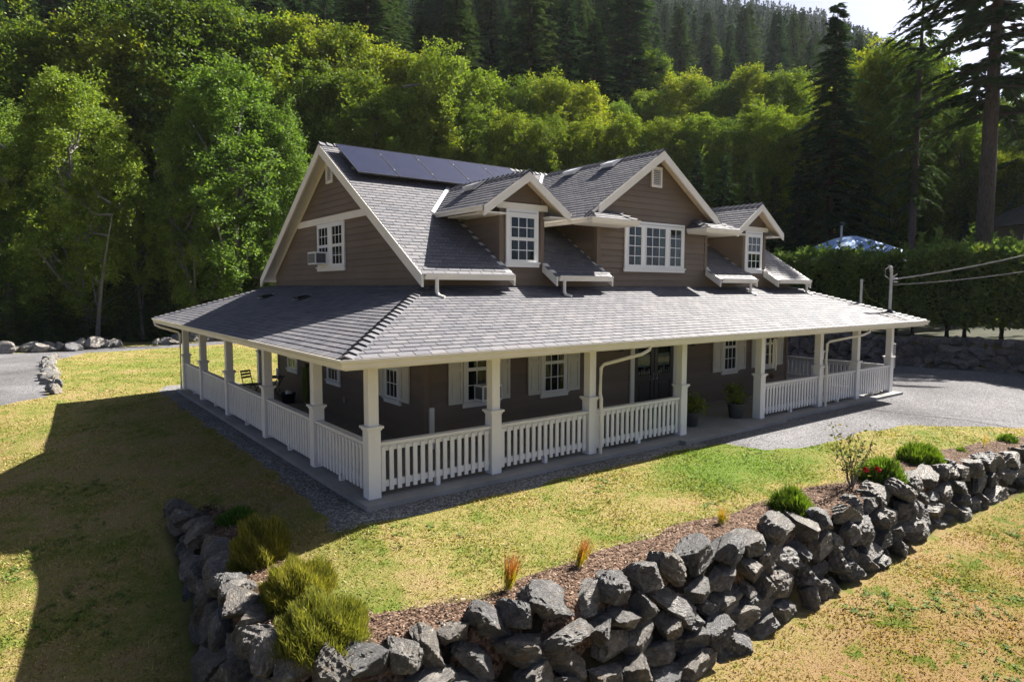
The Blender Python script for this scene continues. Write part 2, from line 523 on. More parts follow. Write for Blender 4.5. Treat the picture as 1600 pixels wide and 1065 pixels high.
class MB:
    def __init__(self):
        self.v = []
        self.f = []

    def add(self, vs, fs):
        o = len(self.v)
        self.v += [tuple(float(c) for c in p) for p in vs]
        self.f += [tuple(i + o for i in f) for f in fs]

    def box(self, x0, x1, y0, y1, z0, z1):
        x0, x1 = sorted((x0, x1)); y0, y1 = sorted((y0, y1)); z0, z1 = sorted((z0, z1))
        self.add([(x0, y0, z0), (x1, y0, z0), (x1, y1, z0), (x0, y1, z0), (x0, y0, z1), (x1, y0, z1), (x1, y1, z1), (x0, y1, z1)],
                 [(0, 3, 2, 1), (4, 5, 6, 7), (0, 1, 5, 4), (1, 2, 6, 5), (2, 3, 7, 6), (3, 0, 4, 7)])

    def fbox(self, F, a0, a1, b0, b1, c0, c1):
        pts = [F(a, b, c) for c in (c0, c1) for (a, b) in ((a0, b0), (a1, b0), (a1, b1), (a0, b1))]
        self.add(pts, [(0, 3, 2, 1), (4, 5, 6, 7), (0, 1, 5, 4), (1, 2, 6, 5), (2, 3, 7, 6), (3, 0, 4, 7)])

    def prism(self, poly, vec):
        n = len(poly)
        q = [(p[0] + vec[0], p[1] + vec[1], p[2] + vec[2]) for p in poly]
        self.add(list(poly) + q, [tuple(range(n))[::-1], tuple(range(n, 2 * n))] + [(i, (i + 1) % n, n + (i + 1) % n, n + i) for i in range(n)])

    def tube(self, pts, r, n=8, cap=True):
        pts = [Vector(p) for p in pts]
        rs = r if isinstance(r, (list, tuple)) else [r] * len(pts)
        o = len(self.v)
        up = Vector((0, 0, 1))
        for i, p in enumerate(pts):
            d = (pts[min(i + 1, len(pts) - 1)] - pts[max(i - 1, 0)]).normalized()
            a = d.cross(up)
            if a.length < 1e-3:
                a = d.cross(Vector((1, 0, 0)))
            a.normalize()
            b = a.cross(d)
            for k in range(n):
                t = 2 * math.pi * k / n
                q = p + (a * math.cos(t) + b * math.sin(t)) * rs[i]
                self.v.append(tuple(q))
        for i in range(len(pts) - 1):
            for k in range(n):
                k2 = (k + 1) % n
                self.f.append((o + i * n + k, o + i * n + k2, o + (i + 1) * n + k2, o + (i + 1) * n + k))
        if cap:
            self.f.append(tuple(o + k for k in range(n))[::-1])
            self.f.append(tuple(o + (len(pts) - 1) * n + k for k in range(n)))

    def lathe(self, prof, n=16, c=(0, 0, 0)):
        o = len(self.v)
        for r, z in prof:
            for k in range(n):
                t = 2 * math.pi * k / n
                self.v.append((c[0] + r * math.cos(t), c[1] + r * math.sin(t), c[2] + z))
        for i in range(len(prof) - 1):
            for k in range(n):
                k2 = (k + 1) % n
                self.f.append((o + i * n + k, o + i * n + k2, o + (i + 1) * n + k2, o + (i + 1) * n + k))

    def mesh(self, name, mat, smooth=False, recalc=True):
        me = bpy.data.meshes.new(name)
        me.from_pydata(self.v, [], self.f)
        if recalc and len(self.f) < 20000:
            b = bmesh.new(); b.from_mesh(me)
            bmesh.ops.recalc_face_normals(b, faces=b.faces)
            b.to_mesh(me); b.free()
        if smooth:
            me.polygons.foreach_set("use_smooth", [True] * len(me.polygons))
        me.materials.append(MATS[mat])
        return me

    def ob(self, name, mat, parent=None, smooth=False):
        return link(name, self.mesh(name, mat, smooth), parent)


def link(name, me, parent=None, loc=(0, 0, 0), rot=(0, 0, 0), scale=(1, 1, 1)):
    o = bpy.data.objects.new(name, me)
    COL.objects.link(o)
    o.parent = parent
    o.location = loc
    o.rotation_euler = rot
    o.scale = scale
    return o


def npmesh(name, V, F, mat, smooth=False):
    """V (n,3) array, F (m,k) array with constant k"""
    me = bpy.data.meshes.new(name)
    V = np.ascontiguousarray(V, dtype=np.float32)
    F = np.ascontiguousarray(F, dtype=np.int32)
    k = F.shape[1]
    me.vertices.add(len(V)); me.vertices.foreach_set("co", V.ravel())
    me.loops.add(F.size); me.loops.foreach_set("vertex_index", F.ravel())
    me.polygons.add(len(F))
    me.polygons.foreach_set("loop_start", np.arange(0, F.size, k, dtype=np.int32))
    me.polygons.foreach_set("loop_total", np.full(len(F), k, dtype=np.int32))
    me.polygons.foreach_set("use_smooth", np.full(len(F), smooth))
    me.update(calc_edges=True)
    me.materials.append(MATS[mat])
    return me


def tag(o, label=None, cat=None, group=None, kind=None):
    if label: o["label"] = label
    if cat: o["category"] = cat
    if group: o["group"] = group
    if kind: o["kind"] = kind
    return o


def empty(name, loc=(0, 0, 0), label=None, cat=None, group=None, rot=(0, 0, 0)):
    o = bpy.data.objects.new(name, None)
    COL.objects.link(o)
    o.empty_display_size = 0.3
    o.location = loc
    o.rotation_euler = rot
    return tag(o, label, cat, group)


def clip_poly(subj, clip):
    """Sutherland-Hodgman, both 2D, clip convex and counter-clockwise"""
    out = list(subj)
    n = len(clip)
    for i in range(n):
        ax, ay = clip[i]; bx, by = clip[(i + 1) % n]
        inp, out = out, []
        if not inp:
            break
        for j in range(len(inp)):
            p = inp[j]; q = inp[(j + 1) % len(inp)]
            sp = (bx - ax) * (p[1] - ay) - (by - ay) * (p[0] - ax)
            sq = (bx - ax) * (q[1] - ay) - (by - ay) * (q[0] - ax)
            if sp >= -1e-9:
                out.append(p)
            if (sp > 1e-9 and sq < -1e-9) or (sp < -1e-9 and sq > 1e-9):
                t = sp / (sp - sq)
                out.append((p[0] + t * (q[0] - p[0]), p[1] + t * (q[1] - p[1])))
    return out


def smooth01(x):
    x = np.clip(x, 0, 1)
    return x * x * (3 - 2 * x)


# ------------------------------------------------------------------ terrain
WALL = [(-2.64, 3.66), (-2.5, 2.2), (-2.68, 0.2), (-2.78, -1.2), (-2.86, -2.5), (-2.7, -3.7), (-2.2, -4.12), (-1.4, -4.2), (-0.6, -4.33), (0.3, -4.5), (1.0, -4.65),
        (2.3, -4.6), (3.2, -4.75), (5.6, -4.75), (7.8, -4.98), (10.6, -4.98), (13.1, -5.05), (15.2, -5.2), (17.8, -5.65), (21, -6.2), (26, -7.0), (33, -8.2)]
WALL = np.array(WALL)


def polyline_sd(x, y, P, closed=False):
    """distance to a polyline"""
    d = np.full(x.shape, 1e9)
    n = len(P)
    for i in range(n if closed else n - 1):
        a = P[i]; b = P[(i + 1) % n]
        ab = b - a
        t = np.clip(((x - a[0]) * ab[0] + (y - a[1]) * ab[1]) / (ab @ ab), 0, 1)
        d = np.minimum(d, np.hypot(x - a[0] - t * ab[0], y - a[1] - t * ab[1]))
    return d


def inside_poly(x, y, P):
    c = np.zeros(x.shape, bool)
    n = len(P)
    for i in range(n):
        x0, y0 = P[i]; x1, y1 = P[(i + 1) % n]
        cond = ((y0 > y) != (y1 > y))
        with np.errstate(divide='ignore', invalid='ignore'):
            xi = (x1 - x0) * (y - y0) / (y1 - y0 + 1e-12) + x0
        c ^= cond & (x < xi)
    return c


TERR = np.vstack([WALL, [(60, -12), (60, 60), (-2.64, 60)]])


def sd_wall(x, y):
    d = polyline_sd(x, y, WALL)
    return np.where(inside_poly(x, y, TERR), d, -d)


def sd_poly(x, y, P):
    P = np.array(P, float)
    d = polyline_sd(x, y, P, True)
    return np.where(inside_poly(x, y, P), d, -d)


def z_up(x, y):
    z = -0.12 - 0.08 * np.clip(-y - 0.6, 0, 8)
    k = np.interp(y, [-5, -2, 0, 3.7, 5, 13, 18.5, 22], [0.05, 0.12, 0.2, 0.26, 0.235, 0.155, 0.03, 0.0])
    z = z - k * np.clip(-0.5 - x, 0, 5.5)
    return z


def z_low(x, y):
    z = np.interp(x, [-14, -3, 2.5, 5, 7.5, 9.6, 14, 17.4, 24, 40], [-2.3, -2.0, -2.1, -2.0, -1.83, -1.73, -1.6, -1.36, -1.1, -0.8])
    z = z + np.where(y < -5, 0.04 * (y + 5), 0) + np.where(x < -1, 0.125 * np.clip(y + 4, 0, 9), 0)
    return z


def hill_z(x, y):
    D = (x - cam_pos[0]) * fh[0] + (y - cam_pos[1]) * fh[1]
    R = (x - cam_pos[0]) * rh[0] + (y - cam_pos[1]) * rh[1]
    u = 800 + 1026.57 * R / np.maximum(D, 20)
    s = np.interp(u, [-400, 300, 800, 1000, 1260, 1405, 1500, 1700, 2200], [0.50, 0.50, 0.49, 0.47, 0.425, 0.365, 0.27, 0.17, 0.12])
    h = s * np.clip(D - 62, 0, 500) + 1.2 * smooth01((D - 52) / 12)
    return np.where(D > 20, h, 0)


def ground_z(x, y):
    x = np.asarray(x, float); y = np.asarray(y, float)
    sd = sd_wall(x, y)
    zu = z_up(x, y)
    zl = z_low(x, y)
    m = smooth01((y - 1.2) / 3.3)
    zl = zl * (1 - m) + zu * m
    t = smooth01((sd + 0.42) / 0.34)
    z = zl + (zu - zl) * t
    near = np.clip(1 - np.hypot(x - 10, y - 10) / 60, 0, 1)
    # bank behind the right-hand rock wall
    xr = 33.95 - 0.12 * np.clip(y, -10, 8) * 0 + np.where(y < 3, 0.22 * (3 - y), 0)
    z = z + 1.5 * smooth01((x - xr - 0.15) / 0.45) * smooth01((46 - y) / 4)
    z = z + 0.045 * np.sin(x * 0.9 + 1.3 * np.sin(y * 0.5)) * np.sin(y * 0.8) * (near > 0) * np.clip((np.abs(sd) - 0.6), 0, 1) * smooth01(np.maximum(np.maximum(-1.5 - x, x - 24), np.maximum(-1.5 - y, y - 19)) / 2.5)
    return z + hill_z(x, y)


def gz(x, y):
    return float(ground_z(np.array([x]), np.array([y]))[0])


def axis(a0, a1, step, far0, far1, nf):
    dense = np.arange(a0, a1 + 1e-6, step)
    g = np.geomspace(step * 2, 1, 2)
    lo = a0 - np.geomspace(1.0, a0 - far0, nf)[::-1]
    hi = a1 + np.geomspace(1.0, far1 - a1, nf)
    return np.concatenate([lo, dense, hi])


gx = axis(-13, 37, 0.24, -700, 900, 26)
gy = axis(-14, 47, 0.24, -700, 900, 26)
GX, GY = np.meshgrid(gx, gy)
GZ = ground_z(GX.ravel(), GY.ravel()).reshape(GX.shape)
gsd = sd_wall(GX.ravel(), GY.ravel()).reshape(GX.shape)
nxg, nyg = len(gx), len(gy)
idx = np.arange(nxg * nyg).reshape(nyg, nxg)
quads = np.stack([idx[:-1, :-1].ravel(), idx[:-1, 1:].ravel(), idx[1:, 1:].ravel(), idx[1:, :-1].ravel()], 1)
allV = np.stack([GX.ravel(), GY.ravel(), GZ.ravel()], 1)
cx = allV[quads].mean(1)
Dq = (cx[:, 0] - cam_pos[0]) * fh[0] + (cx[:, 1] - cam_pos[1]) * fh[1]
is_hill = (cx[:, 1] > 46.5) | (cx[:, 0] > 36.5) | (Dq > 75)
is_hill &= (Dq > 5)


ground_lo = float(GZ.min())


def submesh(name, mask, mat):
    q = quads[mask]
    used = np.unique(q)
    mp = np.full(len(allV), -1); mp[used] = np.arange(len(used))
    me = npmesh(name, allV[used], mp[q], mat, True)
    return me, used


me, used = submesh("ground", ~is_hill, "lawn")
soilv = np.clip((0.52 - np.abs(gsd.ravel()[used] + 0.02)) / 0.1, 0, 1)
soilv *= (allV[used][:, 1] < 3.5)
at = me.attributes.new("soil", 'FLOAT', 'POINT')
at.data.foreach_set("value", soilv.astype(np.float32))
ground = tag(link("ground", me), kind="structure")
me, used = submesh("hill", is_hill, "forest_floor")
hill = tag(link("hill", me), kind="structure")


def sheet(name, poly, mat, lift=0.02, step=0.2, slope=0.12, kind="structure", wall=False):
    """a layer that lies on the ground inside poly and dips under it outside, so that the edge is where they cross"""
    P = np.array(poly, float)
    x0, y0 = P.min(0) - 0.6; x1, y1 = P.max(0) + 0.6
    xs = np.arange(x0, x1 + step, step); ys = np.arange(y0, y1 + step, step)
    X, Y = np.meshgrid(xs, ys)
    sd = sd_poly(X.ravel(), Y.ravel(), P)
    if wall:
        sd = np.minimum(sd, sd_wall(X.ravel(), Y.ravel()) + 0.02)
    # irregular outline
    sd = sd + 0.07 * np.sin(X.ravel() * 3.1 + 2 * np.sin(Y.ravel() * 1.7)) + 0.05 * np.sin(Y.ravel() * 5.3 + X.ravel() * 2.0)
    Z = ground_z(X.ravel(), Y.ravel()) + np.clip(sd * slope, -0.06, lift)
    V = np.stack([X.ravel(), Y.ravel(), Z], 1)
    id_ = np.arange(len(xs) * len(ys)).reshape(len(ys), len(xs))
    q = np.stack([id_[:-1, :-1].ravel(), id_[:-1, 1:].ravel(), id_[1:, 1:].ravel(), id_[1:, :-1].ravel()], 1)
    keep = (sd[q].max(1) > -0.35)
    q = q[keep]
    used = np.unique(q); mp = np.full(len(V), -1); mp[used] = np.arange(len(used))
    o = link(name, npmesh(name, V[used], mp[q], mat, True))
    return tag(o, kind=kind)


DRIVE = [(9.3, -0.62), (10.1, -0.95), (10.6, -1.8), (11.5, -2.25), (13.2, -2.4), (15.2, -2.35), (17.8, -2.6), (19.0, -3.5), (20.8, -4.6), (24, -5.6), (30, -6.6), (35.2, -7.2),
         (35.2, -2), (34.3, 3), (34.3, 40), (30, 43.7), (16, 46.5), (9.5, 45.4), (6.0, 43.0), (2.8, 42.0), (0.3, 41.2), (-5, 40.6), (-10, 40.6), (-13, 40), (-13, 21), (-9, 19.0), (-5.9, 18.85), (-4.4, 19.8), (-4.05, 31.2), (-3.4, 35.2),
         (-1.55, 38.3), (4.4, 39.7), (9.2, 40.3), (20, 40), (25, 34), (25, 20), (23.2, 17.8), (22.4, 17.3), (22.4, 0.2), (9.3, 0.2)]
sheet("driveway", DRIVE, "gravel", 0.02, 0.3)
STRIP = [(-0.95, -0.62), (0.2, -0.92), (9.8, -0.72), (9.8, 0.2), (0.3, 0.2), (0.3, 17.2), (2.5, 17.3), (2.5, 19.2), (-0.1, 19.75), (-0.75, 18.6), (-0.7, 3.0)]
STRIP = STRIP[::-1]
sheet("gravel_strip", STRIP, "gravel_dark", 0.018, 0.12)
BED = [(-2.35, 3.2), (-1.9, 2.6), (-1.75, 1.2), (-1.95, -0.6), (-1.9, -2.6), (-1.5, -3.4), (-0.9, -3.62), (0, -3.95), (1.64, -3.81), (3.5, -3.8), (5.6, -3.92), (8.24, -4.02), (10.3, -4.25),
       (12.3, -4.2), (14.2, -4.4), (15.4, -4.45), (17.7, -4.75), (19.9, -5.15), (24, -6.0), (24, -7.0), (21, -6.3), (17.8, -5.75), (15.2, -5.3), (13.1, -5.15), (10.6, -5.08), (7.8, -5.08), (5.6, -4.85), (3.2, -4.85),
       (2.3, -4.7), (1, -4.75), (0.3, -4.6), (-0.6, -4.43), (-1.4, -4.3), (-2.2, -4.2), (-2.8, -3.8), (-2.95, -2.5), (-2.86, -1.2), (-2.76, 0.2), (-2.6, 2.2)]
sheet("mulch_bed", BED, "mulch", 0.025, 0.12, wall=True)
# ------------------------------------------------------------------ the house
HOUSE = empty("house", (0, 0, 0), "large brown clapboard house with dormers, solar panels and a wraparound white-railed porch", "house")
WX0, WX1, WY0, WY1 = 2.90, 19.75, 2.90, 14.40
RX0, RX1, RY0, RY1 = -0.80, 23.45, -0.80, 18.10
PS = 0.352; PZ = 2.86
RID_Y, RID_Z = 8.62, 8.55
MS = 0.645; MZ0 = 4.44; MY0 = 2.25
MX0, MX1 = 2.48, 20.22
DORM = [dict(c=5.97, w0=5.25, w1=6.74, zr=7.25, s=0.68, hw=1.50, yf=2.53),
        dict(c=11.5, w0=8.92, w1=14.25, zr=8.50, s=0.667, hw=3.55, yf=2.55),
        dict(c=17.10, w0=16.46, w1=17.88, zr=7.25, s=0.68, hw=1.50, yf=2.53)]
SEG = [(MX0, 5.25), (6.74, 8.92), (14.25, 16.46), (17.88, MX1)]


def main_z(y):
    return MZ0 + MS * (y - MY0)


def main_y(z):
    return MY0 + (z - MZ0) / MS


def FR(o, u, n):
    o = Vector(o); u = Vector(u); n = Vector(n); zz = Vector((0, 0, 1))
    return lambda a, b, c: tuple(o + u * a + zz * b + n * c)


F_front = FR((0, WY0, 0), (1, 0, 0), (0, -1, 0))
F_left = FR((WX0, 0, 0), (0, 1, 0), (-1, 0, 0))
F_right = FR((WX1, 0, 0), (0, 1, 0), (1, 0, 0))
F_back = FR((0, WY1, 0), (1, 0, 0), (0, 1, 0))
EXPO = 0.19


def siding(part, F, poly):
    bmin = min(p[1] for p in poly); bmax = max(p[1] for p in poly)
    amin = min(p[0] for p in poly); amax = max(p[0] for p in poly)
    k = int(math.floor(bmin / EXPO + 1e-6))
    while k * EXPO < bmax - 0.01:
        b0 = k * EXPO
        pc = clip_poly([(amin - 1, b0), (amax + 1, b0), (amax + 1, b0 + EXPO), (amin - 1, b0 + EXPO)], poly)
        k += 1
        if len(pc) < 3:
            continue
        m = MB()
        pr = 0.026 + random.uniform(0, 0.003)
        out = [F(a, b, 0.007 + pr * (1 - (b - b0) / EXPO)) for a, b in pc]
        inn = [F(a, b, 0.0005) for a, b in pc]
        n = len(pc)
        m.add(out + inn, [tuple(range(n))] + [(i, (i + 1) % n, n + (i + 1) % n, n + i) for i in range(n)])
        m.ob("siding_board", "siding_brown", part)


# wall cores
m = MB(); m.box(WX0, WX1, WY0, WY1, -0.1, 4.72)
zg = main_z(WY0) - 0.13
gpoly = [(WY0, -0.05), (WY1, -0.05), (WY1, zg), (RID_Y, RID_Z - 0.13), (WY0, zg)]
core = MB(); core.prism([(WX0, y, z) for y, z in gpoly], (WX1 - WX0, 0, 0))
end_wall = core.ob("end_wall", "siding_brown", HOUSE)
siding(end_wall, F_left, gpoly)
front_wall = MB(); front_wall.box(WX0, WX1, WY0 - 0.0005, WY0 + 0.03, -0.05, 4.72)
front_wall = front_wall.ob("front_wall", "siding_brown", HOUSE)
siding(front_wall, F_front, [(WX0, 0), (WX1, 0), (WX1, 22 * EXPO), (WX0, 22 * EXPO)])
for a0, a1 in SEG:
    a0 = max(a0, WX0); a1 = min(a1, WX1)
    siding(front_wall, F_front, [(a0, 22 * EXPO), (a1, 22 * EXPO), (a1, 4.72), (a0, 4.72)])
side_wall = MB(); side_wall.box(WX1, WX1 + 0.0005, WY0, WY1, -0.05, 4.7)
side_wall = side_wall.ob("side_wall", "siding_brown", HOUSE)
siding(side_wall, F_right, gpoly)
back_wall = MB(); back_wall.box(WX0, WX1, WY1, WY1 + 0.0005, -0.05, 4.7)
back_wall = back_wall.ob("back_wall", "siding_brown", HOUSE)
siding(back_wall, F_back, [(WX0, 0), (WX1, 0), (WX1, 4.7), (WX0, 4.7)])
dwalls = []
for d in DORM:
    zt = lambda x: d["zr"] - d["s"] * abs(x - d["c"]) - 0.13
    fp = [(d["w0"], 22 * EXPO), (d["w1"], 22 * EXPO), (d["w1"], zt(d["w1"])), (d["c"], zt(d["c"])), (d["w0"], zt(d["w0"]))]
    yb = main_y(d["zr"]) - 0.3
    c_ = MB()
    c_.prism([(x, WY0 - 0.0003, z) for x, z in fp], (0, yb - WY0, 0))
    dw = c_.ob("dormer_wall", "siding_brown", HOUSE)
    dwalls.append(dw)
    siding(dw, F_front, fp)
    ztop = zt(d["w0"])
    tri = [(WY0, main_z(WY0) - 0.1), (main_y(ztop) + 0.1, ztop), (WY0, ztop)]
    siding(dw, FR((d["w0"], 0, 0), (0, 1, 0), (-1, 0, 0)), tri)
    siding(dw, FR((d["w1"], 0, 0), (0, 1, 0), (1, 0, 0)), tri)
    # corner boards
    for xx, sg in ((d["w0"], -1), (d["w1"], 1)):
        cb = MB()
        cb.box(xx - 0.045 * (sg > 0) * 2.2 + 0.0 if sg > 0 else xx - 0.042, xx + 0.042 if sg > 0 else xx + 0.1, WY0 - 0.042, WY0 + 0.1, main_z(WY0) - 0.15 if d is not DORM[1] else main_z(WY0) - 0.15, ztop - 0.02)
        cb.ob("corner_board", "siding_brown", HOUSE)
for (xx, yy) in ((WX0, WY0), (WX1, WY0), (WX0, WY1)):
    cb = MB(); sx = 1 if xx == WX0 else -1; sy = 1 if yy == WY0 else -1
    cb.box(xx - 0.042 * sx, xx + 0.1 * sx, yy - 0.042 * sy, yy + 0.1 * sy, 0, 4.3)
    cb.ob("corner_board", "siding_brown", HOUSE)

# ---- shingles
TABS = []


def shingle_plane(O, du, dv, poly, pred=None, expo=0.174, seed=0):
    O = Vector(O); du = Vector(du).normalized(); dv = Vector(dv).normalized(); nn = du.cross(dv).normalized()
    r = random.Random(seed)
    umin = min(p[0] for p in poly); umax = max(p[0] for p in poly); vmax = max(p[1] for p in poly)
    k = 0
    while k * expo < vmax - 0.01:
        v0 = k * expo - (0.02 if k == 0 else 0); v1 = (k + 1) * expo
        tw_ = 0.355
        u = umin - tw_ * (0.5 * (k % 2) + r.uniform(0.0, 0.12) + 0.05)
        while u < umax:
            wdt = tw_ * r.uniform(0.97, 1.03)
            q = clip_poly([(u + 0.009, v0), (u + wdt - 0.009, v0), (u + wdt - 0.009, v1), (u + 0.009, v1)], poly if k else [(p[0], p[1] - (0.03 if p[1] < 0.001 else 0)) for p in poly])
            th = 0.012 + 0.005 * r.random()
            u += wdt
            if len(q) < 3:
                continue
            cu = sum(p[0] for p in q) / len(q); cv = sum(p[1] for p in q) / len(q)
            cen = O + du * cu + dv * cv
            if pred is not None and not pred(cen):
                continue
            top = [O + du * a + dv * b + nn * (0.004 + th * (1 - (b - v0) / (v1 - v0))) for a, b in q]
            bot = [O + du * a + dv * b - nn * 0.01 for a, b in q]
            area = abs(sum(q[i][0] * q[(i + 1) % len(q)][1] - q[(i + 1) % len(q)][0] * q[i][1] for i in range(len(q)))) / 2
            TABS.append((top, bot, cen, nn, area))
        k += 1


L = RX1 - RX0; Lw = RY1 - RY0
vl = 3.70 * math.sqrt(1 + PS * PS)
shingle_plane((RX0, RY0, PZ), (1, 0, 0), (0, 1, PS), [(0, 0), (L, 0), (L - 3.7, vl), (3.7, vl)], None, 0.174, 1)
shingle_plane((RX0, RY1, PZ), (0, -1, 0), (1, 0, PS), [(0, 0), (Lw, 0), (Lw - 3.7, vl), (3.7, vl)], None, 0.174, 2)
shingle_plane((RX1, RY0, PZ), (0, 1, 0), (-1, 0, PS), [(0, 0), (Lw, 0), (Lw - 3.7, vl), (3.7, vl)], None, 0.174, 3)
shingle_plane((RX1, RY1, PZ), (-1, 0, 0), (0, -1, PS), [(0, 0), (L, 0), (L - 3.7, vl), (3.7, vl)], None, 0.174, 4)


def dz(d, x):
    return d["zr"] - d["s"] * abs(x - d["c"])


def pred_main(p):
    x, y, z = p
    if y < WY0 - 0.05 and not any(a - 0.01 <= x <= b + 0.01 for a, b in SEG):
        return False
    for d in DORM:
        if d["w0"] - 0.02 < x < d["w1"] + 0.02 and z < dz(d, x) - 0.03:
            return False
    return True


ML = MX1 - MX0; mvl = (RID_Y - MY0) * math.sqrt(1 + MS * MS)
shingle_plane((MX0, MY0, MZ0), (1, 0, 0), (0, 1, MS), [(0, 0), (ML, 0), (ML, mvl), (0, mvl)], pred_main, 0.174, 5)
shingle_plane((MX1, 2 * RID_Y - MY0, MZ0), (-1, 0, 0), (0, -1, MS), [(0, 0), (ML, 0), (ML, mvl), (0, mvl)], None, 0.174, 6)
for i, d in enumerate(DORM):
    yb = main_y(d["zr"]) + 0.2; dl = yb - d["yf"]; dvl = d["hw"] * math.sqrt(1 + d["s"] ** 2); ze = d["zr"] - d["s"] * d["hw"]
    pd = lambda p: p[2] > main_z(p[1]) - 0.02
    shingle_plane((d["c"] - d["hw"], yb, ze), (0, -1, 0), (1, 0, d["s"]), [(0, 0), (dl, 0), (dl, dvl), (0, dvl)], pd, 0.174, 7 + i)
    shingle_plane((d["c"] + d["hw"], d["yf"], ze), (0, 1, 0), (-1, 0, d["s"]), [(0, 0), (dl, 0), (dl, dvl), (0, dvl)], pd, 0.174, 17 + i)

# roof decks
s_ = MB()
t = 0.09
for (a, b) in ((((RX0, RY0, PZ), (RX1, RY0, PZ)), ((RX1 - 3.7, RY0 + 3.7), (RX0 + 3.7, RY0 + 3.7))),
               (((RX0, RY1, PZ), (RX0, RY0, PZ)), ((RX0 + 3.7, RY0 + 3.7), (RX0 + 3.7, RY1 - 3.7))),
               (((RX1, RY0, PZ), (RX1, RY1, PZ)), ((RX1 - 3.7, RY1 - 3.7), (RX1 - 3.7, RY0 + 3.7))),
               (((RX1, RY1, PZ), (RX0, RY1, PZ)), ((RX0 + 3.7, RY1 - 3.7), (RX1 - 3.7, RY1 - 3.7)))):
    zt = PZ + 3.7 * PS
    s_.prism([a[0], a[1], (b[0][0], b[0][1], zt), (b[1][0], b[1][1], zt)], (0, 0, -t))
porch_roof = s_.ob("porch_roof", "trim_paint", HOUSE)
s_ = MB()
# porch ceiling and fascia
cz0, cz1 = 2.66, 2.70
X0, X1, Y0, Y1 = RX0 + 0.02, RX1 - 0.02, RY0 + 0.02, RY1 - 0.02
for bx in ((X0, X1, Y0, WY0 - 0.04), (X0, X1, WY1 + 0.04, Y1), (X0, WX0 - 0.04, WY0 - 0.04, WY1 + 0.04), (WX1 + 0.04, X1, WY0 - 0.04, WY1 + 0.04)):
    s_.box(bx[0], bx[1], bx[2], bx[3], cz0, cz1)
s_.ob("porch_ceiling", "trim_paint", HOUSE)
s_ = MB()
for bx in ((X0, X1, Y0, Y0 + 0.04), (X0, X1, Y1 - 0.04, Y1), (X0, X0 + 0.04, Y0 + 0.04, Y1 - 0.04), (X1 - 0.04, X1, Y0 + 0.04, Y1 - 0.04)):
    s_.box(bx[0], bx[1], bx[2], bx[3], cz1, 2.80)
s_.ob("fascia", "trim_paint", HOUSE)
s_ = MB()
PX1, PY1 = 22.70, 17.42
for bx in ((0.03, PX1 - 0.03, 0.03, 0.23), (0.03, PX1 - 0.03, PY1 - 0.23, PY1 - 0.03), (0.03, 0.23, 0.23, PY1 - 0.23), (PX1 - 0.23, PX1 - 0.03, 0.23, PY1 - 0.23)):
    s_.box(bx[0], bx[1], bx[2], bx[3], 2.56, 2.66)
s_.ob("porch_beam", "trim_paint", HOUSE)
# slab
s_ = MB()
s_.box(-0.2, PX1 + 0.2, -0.32, PY1 + 0.2, -0.3, -0.001)
s_.box(9.0, 14.0, -0.52, -0.32, -0.3, -0.005)
s_.ob("porch_slab", "concrete", HOUSE)

mdeck = MB()
td = 0.12
yA = WY0
mdeck.prism([(MX0, yA, main_z(yA)), (MX1, yA, main_z(yA)), (MX1, RID_Y, RID_Z), (MX0, RID_Y, RID_Z)], (0, 0, -td))
yB = 2 * RID_Y - MY0
mdeck.prism([(MX1, yB, MZ0), (MX0, yB, MZ0), (MX0, RID_Y, RID_Z), (MX1, RID_Y, RID_Z)], (0, 0, -td))
for a, b in SEG:
    mdeck.prism([(a, MY0, MZ0), (b, MY0, MZ0), (b, yA, main_z(yA)), (a, yA, main_z(yA))], (0, 0, -td))
main_roof = mdeck.ob("main_roof", "trim_paint", HOUSE)
droofs = []
for d in DORM:
    q = MB(); yb = main_y(d["zr"]) - 0.1; ze = dz(d, d["c"] + d["hw"])
    for sg in (-1, 1):
        # trimmed along the valley so that no deck shows below the main roof
        q.prism([(d["c"] + sg * d["hw"], d["yf"], ze), (d["c"] + sg * d["hw"], main_y(ze) + 0.05, ze), (d["c"], yb + 0.1, d["zr"]), (d["c"], d["yf"], d["zr"])], (0, 0, -td))
    droofs.append(q.ob("dormer_roof", "trim_paint", HOUSE))

